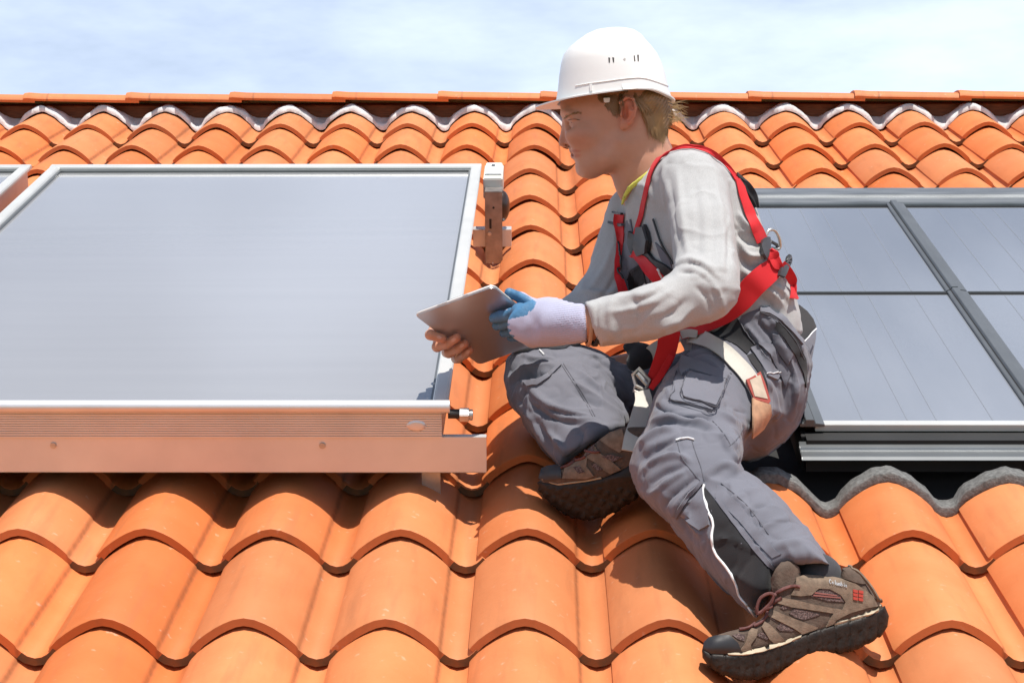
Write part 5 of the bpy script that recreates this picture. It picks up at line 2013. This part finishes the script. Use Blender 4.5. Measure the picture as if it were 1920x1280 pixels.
for q in ([(1000, 797), (1150, 812), (1150, 818), (1000, 805)], [(1010, 783), (1130, 800), (1130, 806), (1006, 791)]):
    patch('trim_stripe', zs(q), shoe_b, mat('dusty_red_trim', (.25, .09, .075), .8) if 'dusty_red_trim' not in bpy.data.materials else bpy.data.materials['dusty_red_trim'], shoe, SEAT, .0025, .002, 5)
patch('tongue', zs([(780, 765), (776, 715), (800, 660), (830, 625), (880, 620), (920, 650), (930, 690), (905, 715), (880, 760), (830, 800), (795, 805)]), shoe_b, M_SUED2, shoe, SEAT, .002, .004, 6)
patch('heel_tab', zs([(1160, 705), (1162, 662), (1200, 652), (1240, 680), (1285, 742), (1262, 742), (1235, 735)]), shoe_b, M_SUED2, shoe, SEAT, .003, .004, 6)
px_tube('pull_loop', [zs([q])[0] for q in [(1190, 650), (1240, 668), (1290, 720), (1330, 775), (1365, 840)]], shoe_b, M_SUEDE, shoe, SEAT, .003, .003)
badge = [(1214, 775), (1226, 765), (1262, 772), (1272, 784), (1270, 815), (1258, 828), (1222, 815), (1212, 803)]
for ox in (0, 1):
    for oy in (0, 1, 2):
        x0, y0 = 1214 + ox * 29, 768 + oy * 20 + ox * 5
        patch('badge_square', zs([(x0, y0), (x0 + 25, y0 + 5), (x0 + 26, y0 + 21), (x0 + 1, y0 + 16)]), shoe_b, M_LOGO, shoe, SEAT, .0046, .003, 4)
# laces
lace = [[(700, 905), (695, 870), (715, 815), (760, 790), (785, 800), (770, 840), (730, 880), (712, 900)], [(790, 800), (830, 770), (880, 752), (925, 755)], [(700, 900), (735, 880), (790, 850), (830, 815)], [(600, 995), (650, 985), (690, 960)], [(680, 975), (730, 945), (760, 900)]]
for q in lace:
    px_tube('lace', zs(q), shoe_b, M_CORDR, shoe, SEAT, .0027, .003, zdef=3.16)
GLYPH = {'C': [[(.8, .25), (.5, .0), (.1, .3), (.1, .7), (.5, 1), (.8, .8)]], 'o': [[(.45, .4), (.1, .7), (.45, 1), (.8, .7), (.45, .4)]], 'l': [[(.45, 0), (.45, 1)]],
         'u': [[(.1, .4), (.15, .85), (.45, 1), (.8, .8)], [(.8, .4), (.8, 1)]], 'm': [[(.05, 1), (.05, .4)], [(.05, .55), (.3, .4), (.45, .6), (.45, 1)], [(.45, .55), (.7, .4), (.9, .6), (.9, 1)]],
         'b': [[(.1, 0), (.1, 1)], [(.1, .6), (.5, .4), (.8, .7), (.5, 1), (.1, .85)]], 'i': [[(.45, .4), (.45, 1)], [(.45, .1), (.45, .2)]],
         'a': [[(.8, .4), (.8, 1)], [(.8, .6), (.45, .4), (.1, .7), (.45, 1), (.8, .85)]]}
M_LETT = mat('silver_grey_lettering', (.42, .45, .48), .5)
lt = MB()
cur = 0.0
for ch in 'Columbia':
    for stroke in GLYPH[ch]:
        q = []
        for ga, gb in stroke:
            a, n_ = cast(shoe_b, *zs([(1084 + cur + ga * 12, 721 + (cur + ga * 12) * .2 + gb * 20)])[0])
            if a is not None:
                q.append(a + n_ * .0044)
        if len(q) > 1:
            w = world_pts(np.array(q, dtype=f32)) - np.array(SEAT, dtype=f32)
            lt.tube([tuple(k) for k in w], .00055, 4)
    cur += 13.4 if ch not in 'il' else 9.5
lt.build('collar_lettering', M_LETT, shoe, 0, 60)

# sock in the near shoe
kv, kq = sdf_mesh(lambda p: smax(chain(p, [(1512, 1066, 3.285, .034), (1536, 1082, 3.25, .033), (1548, 1105, 3.245, .024)], .02), -chain(p, [(1460, 1000, 3.3, .03), (1470, 1010, 3.3, .03)]), .01), np.array([.36, -.46, -3.40], dtype=f32), np.array([.60, -.28, -3.10], dtype=f32), .0035, slack=1.5)
put('sock', kv, kq, M_SOCK, man, SEAT)

FSOLE = [(1007, 904), (1014, 900), (1047, 905), (1103, 900), (1130, 894), (1162, 879), (1200, 855), (1216, 880), (1208, 915), (1190, 936), (1162, 954), (1134, 969), (1094, 975), (1066, 967), (1032, 945), (1012, 920)]
FUP = [(1010, 908), (1015, 888), (1021, 878), (1044, 872), (1058, 874), (1078, 867), (1090, 858), (1101, 845), (1122, 825), (1145, 809), (1168, 800), (1215, 800), (1225, 855), (1190, 880), (1140, 900), (1047, 912)]


def shoe_far(p):
    x, y = PX(p)
    zc = np.interp(x, [1005, 1215], [3.765, 3.700]).astype(f32)
    dd = np.abs(-p[:, 2] - zc)
    s = (x - 1007) / 300
    hw_ = np.interp(s, [0, .06, .15, .3, .5, .7], [.022, .034, .043, .048, .046, .042]).astype(f32)
    sole = smax(outline(p, FSOLE), np.where(-p[:, 2] < zc, dd - hw_ * np.interp(y, [895, 965], [1.0, .35]).astype(f32), dd - hw_), .016)
    lug_ = .0022 * ((np.sin(x * .33 + y * .2) > -.1) & (np.sin(y * .30 - x * .16) > -.3) & (y > 915))
    upper = smax(outline(p, FUP), dd - hw_ * .95, .022)
    return sole - lug_.astype(f32), upper


FLO, FHI = np.array([.035, -.36, -3.86], dtype=f32), np.array([.275, -.14, -3.60], dtype=f32)
shoe2 = empty('shoe', (0, 0, 0))
shoe2.parent = man
fu_v, fu_q = sdf_mesh(lambda p: shoe_far(p)[1], FLO, FHI, .0026, slack=1.6)
put('upper', fu_v, fu_q, M_SUED2, shoe2, SEAT)
fs_v, fs_q = sdf_mesh(lambda p: shoe_far(p)[0], FLO, FHI, .0026, slack=1.8)
put('sole', fs_v, fs_q, M_SOLE, shoe2, SEAT)
fshoe_b, fsole_b = bvh_of((fu_v, fu_q)), bvh_of((fs_v, fs_q))
patch('toe_cap', zz([(325, 915), (345, 850), (380, 832), (450, 825), (470, 850), (478, 910), (400, 922)]), fshoe_b, M_BPL, shoe2, SEAT, .003, .004, 6)
patch('midsole', zz([(340, 918), (450, 938), (640, 918), (740, 902), (740, 914), (640, 934), (450, 958), (360, 936)]), fsole_b, M_MID, shoe2, SEAT, .003, .004, 5)
for q in ([(480, 910), (495, 850), (560, 812), (620, 790), (640, 740), (700, 700), (720, 735), (650, 780), (640, 830), (690, 895), (640, 912)], [(640, 775), (720, 738), (800, 790), (870, 850), (800, 880), (740, 850), (690, 800)], [(730, 660), (800, 610), (880, 590), (905, 700), (860, 740), (790, 700)], [(560, 815), (610, 800), (650, 890), (600, 905)]):
    patch('suede_overlay', zz(q), fshoe_b, M_SUEDE, shoe2, SEAT, .003, .004, 6)
for q in ([(738, 765), (800, 750), (880, 772), (820, 800)], [(672, 825), (700, 810), (750, 850), (715, 862)], [(556, 840), (600, 832), (630, 870), (590, 880)], [(640, 770), (660, 720), (700, 690), (690, 740)]):
    patch('mesh_window', zz(q), fshoe_b, M_MESHF, shoe2, SEAT, .0042, .003, 5)
for q in ([(470, 850), (520, 835), (560, 812)], [(560, 805), (610, 790), (640, 770)], [(640, 735), (690, 740), (730, 735)]):
    px_tube('lace', zz(q), fshoe_b, M_CORDR, shoe2, SEAT, .0025, .004)
print('shoes', round(_t.time() - T0, 1))
# ------------------------------------------------------------------ details of the trousers
T0 = _t.time()
tr_b = bvh_of((tv, tq))
trousers = [o for o in man.children if o.name.startswith('trousers')][0]
shirt = [o for o in man.children if o.name.startswith('shirt')][0]


def zk(q):
    return [(1140 + a / 4.571, 560 + b / 4.571) for a, b in q]


def zc_(q):
    return [(1080 + a / 4, 260 + b / 4) for a, b in q]


def tpatch(name, q, m=None, off=.0022, thick=.004, step=6, **kw):
    return patch(name, q, tr_b, m or M_TROUS, trousers, SEAT, off, thick, step, **kw)


# black gusset in the split hem with its piping
tpatch('gusset', zs([(408, 205), (470, 290), (560, 402), (632, 505), (706, 566), (752, 640), (780, 662), (772, 760), (748, 830), (702, 905), (688, 890), (650, 860), (600, 790), (580, 740), (530, 650), (478, 580), (460, 530), (452, 480), (458, 420), (440, 340), (412, 280), (402, 230)]), M_TBLK, .0016, .003, 6)
px_tube('piping', zs([(410, 200), (403, 260), (430, 330), (458, 410), (452, 490), (475, 575), (530, 645), (585, 735), (605, 800), (650, 855), (690, 912)]), tr_b, M_STITCH, trousers, SEAT, .0024, .002)
tpatch('hem_band', zs([(470, 282), (486, 270), (600, 420), (760, 610), (790, 650), (780, 664), (752, 642), (640, 508), (560, 402)]), None, .0030, .004, 6)
tpatch('knee_pocket_flap', zs([(392, 180), (402, 196), (330, 268), (262, 372), (248, 380), (262, 330), (320, 240)]), None, .005, .006, 6)
tpatch('knee_pocket', zs([(285, 370), (335, 305), (400, 215), (412, 300), (440, 350), (440, 420), (385, 450), (335, 420)]), None, .0045, .007, 7)
tpatch('shin_panel', zs([(480, 200), (600, 300), (720, 470), (740, 480), (800, 560), (830, 576), (780, 600), (700, 520), (600, 400), (470, 270)]), None, .0018, .003, 8)
# cargo pocket with its flap
tpatch('cargo_pocket', zk([(640, 480), (1040, 665), (950, 880), (880, 965), (700, 910), (560, 880), (520, 860), (600, 640)]), None, .0055, .008, 7)
tpatch('pocket_flap', zk([(650, 520), (760, 560), (1020, 668), (1000, 720), (860, 690), (700, 640), (640, 690), (620, 640)]), None, .0105, .007, 7)
tpatch('pocket_pouch', zk([(700, 660), (860, 700), (1000, 690), (960, 820), (900, 940), (760, 905), (640, 870), (620, 800), (660, 700)]), None, .0100, .007, 7)
for q in ([(640, 490), (760, 545), (900, 600), (1040, 662)], [(690, 660), (640, 760), (616, 830), (660, 885), (780, 915), (900, 945), (950, 830), (1005, 690)], [(600, 640), (540, 870), (640, 900), (880, 980), (940, 880)]):
    px_tube('seam', zk(q), tr_b, M_SEAM, trousers, SEAT, .0008, .0115 if q[0][0] == 690 else .0062)
# seams down the legs, knee seam
for q in (zz([(470, 150), (520, 230), (600, 350), (680, 500)]), zz([(485, 148), (535, 228), (615, 348), (695, 498)]), zz([(1240, 650), (1270, 760), (1330, 850), (1400, 930)]), zz([(1340, 655), (1370, 750), (1400, 830), (1425, 930)]),
          zz([(1590, 700), (1650, 640), (1690, 560)]), zz([(1480, 530), (1560, 620), (1600, 690)]), zz([(1250, 1150), (1320, 1050), (1400, 945)]), zs([(420, 220), (560, 392), (640, 490), (790, 640)]), zs([(500, 190), (640, 310), (760, 470)])):
    px_tube('seam', q, tr_b, M_SEAM, trousers, SEAT, .0007, .0004)
px_tube('reflective_piping', zz([(1240, 660), (1270, 652), (1320, 648), (1360, 660)]), tr_b, M_STITCH, trousers, SEAT, .0020, .002)
px_tube('reflective_piping', zz([(325, 62), (340, 78), (355, 95)]), tr_b, M_STITCH, trousers, SEAT, .0018, .002)
tpatch('knee_pad_edge', zz([(215, 270), (300, 262), (380, 215), (462, 152), (470, 165), (390, 240), (310, 292), (250, 300)]), None, .005, .006, 6)
# black hip panel and back pocket
tpatch('hip_panel', zk([(850, 240), (960, 180), (1110, 165), (1180, 260), (1280, 400), (1230, 420), (1190, 480), (1100, 400), (960, 330), (860, 300)]), M_TBLK, .0024, .004, 6)
tpatch('hip_panel', zk([(1190, 490), (1240, 470), (1300, 560), (1360, 720), (1372, 840), (1350, 910), (1330, 800), (1290, 640), (1230, 560)]), M_TBLK, .0024, .004, 6)
tpatch('back_pocket', zk([(1220, 430), (1300, 395), (1350, 480), (1420, 600), (1480, 640), (1440, 700), (1360, 670), (1290, 540)]), None, .0055, .007, 6)
tpatch('holster_pocket', zk([(1290, 370), (1420, 400), (1520, 560), (1560, 640), (1530, 760), (1480, 640), (1380, 480)]), None, .005, .006, 6)
tpatch('tool_loop', zk([(1420, 300), (1470, 310), (1580, 480), (1550, 560), (1500, 500), (1430, 390)]), None, .006, .007, 6)
tpatch('back_yoke', zk([(1440, 200), (1500, 210), (1620, 360), (1690, 520), (1700, 640), (1690, 760), (1668, 640), (1600, 480), (1500, 330), (1430, 250)]), M_TBLK, .003, .004, 6)
tpatch('waistband', zk([(1310, 60), (1400, 90), (1520, 180), (1620, 320), (1660, 400), (1600, 330), (1480, 200), (1380, 140), (1310, 120)]), None, .006, .006, 6)
for q in ([(1340, 660), (1420, 640), (1490, 625)], [(1310, 120), (1400, 160), (1500, 240), (1600, 370), (1670, 520)], [(1130, 190), (1190, 290), (1260, 390)], [(1300, 400), (1340, 470), (1400, 560)]):
    px_tube('seam', zk(q), tr_b, M_STITCH if q[0][0] == 1340 else M_SEAM, trousers, SEAT, .0010, .007 if q[0][0] == 1340 else .0035)
# waistband of the bib standing off the back


def sheet(name, pts, m, parent, thick=.003):
    q = np.array([P(*a) for a in pts])
    n = len(q)
    v = np.concatenate([q, q + np.array([0, 0, -thick])])
    w = (world_pts(v.astype(f32)) - np.array(SEAT, dtype=f32)).tolist()
    return link(name, mesh(name, w, [tuple(range(n)), tuple(range(n, 2 * n))[::-1]] + [(i, n + i, n + (i + 1) % n, (i + 1) % n) for i in range(n)], m), parent)


sheet('bib_flap', [(1486, 566, 4.00), (1500, 572, 4.02), (1514, 583, 4.05), (1525, 597, 4.07), (1531, 612, 4.08), (1529, 622, 4.07), (1508, 646, 4.01), (1498, 625, 4.00)], M_TBLK, trousers)
sheet('bib_flap', [(1531, 612, 4.075), (1530, 634, 4.05), (1525, 660, 4.02), (1519, 690, 4.0), (1511, 724, 3.99), (1503, 700, 3.985), (1505, 664, 3.99), (1509, 642, 4.0)], M_TROUS, trousers)
px_tube('seam', [(1531, 616, 4.02), (1524, 622, 3.98), (1516, 632, 3.95), (1508, 640, 3.93)], tr_b, M_STITCH, trousers, SEAT, .0012)

# ------------------------------------------------------------------ shirt: collar, chest
sh_b = bvh_of((sv, sq))
all_b = bvh_of((sv, sq), (tv, tq))
cv, cq = sdf_mesh(lambda p: smax(smax(np.abs(neck_sdf(p) - .0085) - .0022, outline(p, [(1240, 296), (1222, 314), (1196, 334), (1176, 350), (1167, 368), (1163, 384), (1168, 386), (1175, 370), (1186, 355), (1206, 340), (1228, 322), (1243, 304)]), .004), np.abs(-p[:, 2] - 4.0) - .085, .004),
                  P(1150, 400, 4.10), P(1285, 255, 3.90), .0028, slack=1.6)
put('collar', cv, cq, M_YEL, shirt, SEAT)

# ------------------------------------------------------------------ safety harness (worn clothing: part of the person)
har = empty('safety_harness', (0, 0, 0))
har.parent = man


def strap(name, line, m, b_=None, **kw):
    return ribbon(name, line, b_ or all_b, m, har, SEAT, **kw)


sh = lambda q: [(1080 + a[0] / 4, 260 + a[1] / 4, *a[2:]) for a in q]
_sx = PX(sv)[0]
_arm = (_sx < 1392) & (-sv[:, 2] < 3.80)
hip_b = bvh_of((sv, sq[~_arm[sq].any(1)]), (tv, tq))
# over the left shoulder, chest side then back
strap('shoulder_strap', sh([(455, 715, 3.5), (470, 660, 4), (500, 560, 4.5), (535, 400, 4), (575, 250, 3), (640, 150, 3), (700, 98, 4), (780, 68, 5), (870, 62, 6), (980, 88, 6), (1070, 145, 6), (1150, 225, 5.5), (1215, 330, 6)]), M_RED, sh_b, off=.006)
strap('back_strap', sh([(1205, 310, 5.5), (1240, 420, 7), (1280, 520, 8), (1320, 620, 9), (1355, 700, 10), (1385, 775, 10)]), M_RED, sh_b, off=.007)
# shadowed black spine pad
strap('back_pad', sh([(1195, 265, 6), (1240, 310, 8), (1290, 375, 10), (1330, 440, 9), (1355, 515, 6)]), M_TBLK, sh_b, off=.010, thick=.008)
# from the plate diagonally down to the hip
strap('hip_strap', [(1452, 500, 17), (1436, 514, 21), (1412, 535, 22), (1388, 563, 21), (1362, 585, 19), (1332, 601, 17), (1305, 612, 15), (1282, 622, 12)], M_RED, hip_b, off=.010, n=8, sm=8)
strap('waist_strap', [(1462, 496, 10), (1474, 508, 11), (1484, 526, 11), (1487, 545, 10), (1482, 562, 7)], M_RED, all_b, off=.010)
strap('keeper_strap', sh([(1440, 835, 12), (1470, 880, 15), (1490, 930, 14), (1510, 975, 12)]), M_RED, all_b, off=.016, thick=.006)
# plates and ring
patch('dorsal_plate', zc_([(1372, 770), (1395, 748), (1412, 755), (1418, 830), (1410, 880), (1395, 910), (1378, 880), (1368, 830)]), all_b, M_GPL, har, SEAT, .014, .008, 5)
patch('dorsal_plate', zc_([(1540, 915), (1560, 925), (1572, 970), (1545, 1010), (1530, 1060), (1500, 1045), (1478, 1035), (1490, 990), (1520, 985)]), all_b, M_GPL, har, SEAT, .020, .008, 5)
b = MB()
pts = []
for px_, py_, dz in [(1430, 830, 0), (1422, 790, -.004), (1425, 730, -.006), (1440, 695, -.004), (1465, 682, 0), (1495, 692, .006), (1520, 735, .012), (1530, 780, .016), (1528, 815, .018), (1510, 828, .016), (1470, 822, .008)]:
    q = zc_([(px_, py_)])[0]
    pts.append(P(q[0], q[1], 3.90 + dz))
pts = catmull(pts + [pts[0]], 4)[:-1]
b.tube([tuple(q) for q in world_pts(pts.astype(f32)) - np.array(SEAT, dtype=f32)], .0034, 8, closed=True)
b.build('dorsal_ring', M_DRING, har, 0, 60)
b = MB()
q = [P(*zc_([a])[0], 3.895 + dz) for a, dz in (((1450, 800), 0), ((1460, 770), .003), ((1505, 795), .012), ((1510, 815), .014))]
b.tube([tuple(a) for a in world_pts(np.array(q, dtype=f32)) - np.array(SEAT, dtype=f32)], .0035, 6)
b.build('ring_bar', M_GPL, har, 0, 60)
# chest straps
zq = lambda q: [(1150 + a / 4.92, 300 + b_ / 4.92) for a, b_ in q]
patch('bib_front', zq([(125, 560), (165, 545), (190, 690), (172, 770), (200, 860), (270, 905), (320, 1000), (345, 1130), (300, 1200), (110, 1245), (62, 1200), (72, 900), (92, 780), (112, 660)]), hip_b, M_TROUS, har, SEAT, .0030, .004, 6)
patch('bib_front', zq([(395, 760), (440, 800), (520, 900), (560, 1040), (520, 1050), (440, 900)]), hip_b, M_TROUS, har, SEAT, .0030, .004, 6)
strap('chest_strap', sh([(330, 560, 11), (325, 620, 11), (335, 690, 10), (338, 760, 8), (322, 850, 6), (308, 930, 5), (308, 1010, 6), (330, 1080, 8), (350, 1165, 9)]), M_RED, hip_b, off=.006)
strap('chest_strap', sh([(440, 855, 5), (480, 880, 9), (520, 920, 12), (570, 980, 15), (620, 1030, 15), (660, 1070, 14)]), M_RED, hip_b, off=.012)
patch('strap_slider', zc_([(270, 628), (380, 632), (385, 650), (330, 655), (270, 645)]), hip_b, M_GPL, har, SEAT, .012, .006, 4)
patch('strap_slider', zc_([(300, 552), (375, 556), (372, 572), (300, 566)]), hip_b, M_BPL, har, SEAT, .011, .006, 4)
patch('chest_pad', zc_([(415, 690), (470, 720), (530, 640), (560, 700), (575, 780), (560, 850), (600, 900), (680, 940), (740, 985), (700, 1040), (640, 960), (560, 900), (480, 880), (430, 850), (408, 780)]), hip_b, M_BPL, har, SEAT, .008, .006, 6)
patch('chest_buckle', zc_([(490, 660), (540, 655), (570, 760), (560, 850), (500, 870), (470, 800)]), hip_b, M_GPL, har, SEAT, .014, .006, 5)
patch('chest_pad', zc_([(380, 1060), (420, 1010), (500, 940), (520, 1010), (540, 1090), (470, 1140), (390, 1155)]), hip_b, M_TBLK, har, SEAT, .005, .004, 6)
patch('bib_edge', zc_([(370, 1060), (430, 970), (500, 925), (505, 940), (440, 990), (385, 1070)]), hip_b, M_TBLK, har, SEAT, .006, .004, 6)
px_tube('cord', sh([(350, 760), (330, 860), (325, 960), (340, 1060)]), hip_b, M_BPL, har, SEAT, .0022, .012)
px_tube('cord', sh([(590, 600), (650, 780), (740, 940)]), hip_b, M_BPL, har, SEAT, .0022, .004)
px_tube('pull_tag', sh([(500, 1125), (520, 1095), (548, 1065)]), hip_b, M_STITCH, har, SEAT, .0022, .012)
px_tube('pull_tag', sh([(655, 958), (668, 975), (690, 1010)]), hip_b, M_STITCH, har, SEAT, .002, .016)
# leg loops: pale webbing round the thigh, leather wear patch
kz = lambda q: [(1140 + a[0] / 4.571, 560 + a[1] / 4.571, *a[2:]) for a in q]
strap('thigh_strap', kz([(640, 350, 10), (720, 322, 12), (800, 335, 14.5), (900, 395, 15), (1000, 470, 15), (1090, 560, 15), (1160, 640, 15), (1225, 740, 14), (1266, 830, 13), (1272, 900, 11)]), M_BEIGE, tr_b, off=.010, n=6)
patch('strap_label', zk([(1150, 725), (1280, 660), (1345, 900), (1330, 920), (1210, 880)]), tr_b, mat('faded_red_stitching', (0.30, 0.055, 0.04), .8), har, SEAT, .0135, .003, 6)
patch('strap_label', zk([(1175, 730), (1262, 690), (1318, 885), (1216, 862)]), tr_b, mat('worn_label', (0.42, 0.34, 0.26), .8, var=.15, vscale=60), har, SEAT, .0150, .003, 6)
patch('wear_patch', zk([(1200, 872), (1345, 918), (1350, 980), (1290, 1090), (1190, 1170), (1195, 1000)]), tr_b, M_LEATH, har, SEAT, .0130, .003, 6)
strap('leg_strap', kz([(600, 345, 6), (650, 300, 8), (720, 282, 8), (800, 290, 7)]), M_BEIGE, all_b, off=.012)
# red strap down to the buckle
strap('drop_strap', kz([(530, 270, 20, 3.80), (520, 330, 20, 3.80), (505, 420, 19, 3.805), (480, 500, 18, 3.81), (440, 590, 16, 3.815), (395, 680, 13, 3.82), (355, 750, 9, 3.825)]), M_RED, all_b, off=.004, n=5)
strap('drop_strap', kz([(540, 480, 5, 3.795), (500, 560, 6, 3.798), (440, 660, 6, 3.80), (370, 760, 5, 3.81)]), M_RED, all_b, off=.010, n=5)
bk = [(215, 650), (265, 592), (360, 690), (345, 760), (330, 830), (210, 790), (235, 735)]
b = MB()
pts = [P(*zk([a])[0], 3.815) for a in [(262, 598), (355, 695), (330, 770), (322, 815), (222, 785), (240, 740), (215, 650)]]
b.tube([tuple(q) for q in world_pts(np.array(pts, dtype=f32)) - np.array(SEAT, dtype=f32)], .0042, 6, closed=True)
b.tube([tuple(q) for q in world_pts(np.array([P(*zk([a])[0], 3.813) for a in [(248, 640), (335, 735)]], dtype=f32)) - np.array(SEAT, dtype=f32)], .0046, 6)
b.tube([tuple(q) for q in world_pts(np.array([P(*zk([a])[0], 3.813) for a in [(236, 745), (325, 790)]], dtype=f32)) - np.array(SEAT, dtype=f32)], .0040, 6)
b.build('buckle', M_STEEL, har, 0, 60)
strap('crotch_strap', [(q[0], q[1], w_, z_) for q, w_, z_ in zip(zz([(1010, 335), (1020, 400), (1000, 480), (975, 560), (950, 640), (932, 735)]), (14, 16, 17, 17, 17, 17), (3.81, 3.78, 3.74, 3.70, 3.665, 3.635))], M_BEIGE, all_b, off=.003, n=5)
# dark pouch and a loop of webbing in the lap
pv, pq = sdf_mesh(lambda p: smin(chain(p, [(1188, 652, 3.95, .012), (1205, 668, 3.94, .022), (1190, 680, 3.93, .016)], .02), chain(p, [(1175, 650, 3.95, .007), (1187, 654, 3.95, .011)]), .01), P(1160, 710, 4.0), P(1240, 625, 3.88), .003, slack=1.6)
put('lap_pouch', pv, pq, M_TBLK, har, SEAT)
strap('lap_strap', [(1238, 648, 12, 3.93), (1224, 658, 13, 3.92), (1212, 672, 12, 3.93)], M_BEIGE, all_b, off=.004, n=5)
strap('lap_strap', [(1180, 672, 6, 3.965), (1190, 690, 8, 3.95), (1204, 706, 8, 3.94)], M_BEIGE, all_b, off=.004, n=5)
print('details', round(_t.time() - T0, 1))
bpy.context.view_layer.update()
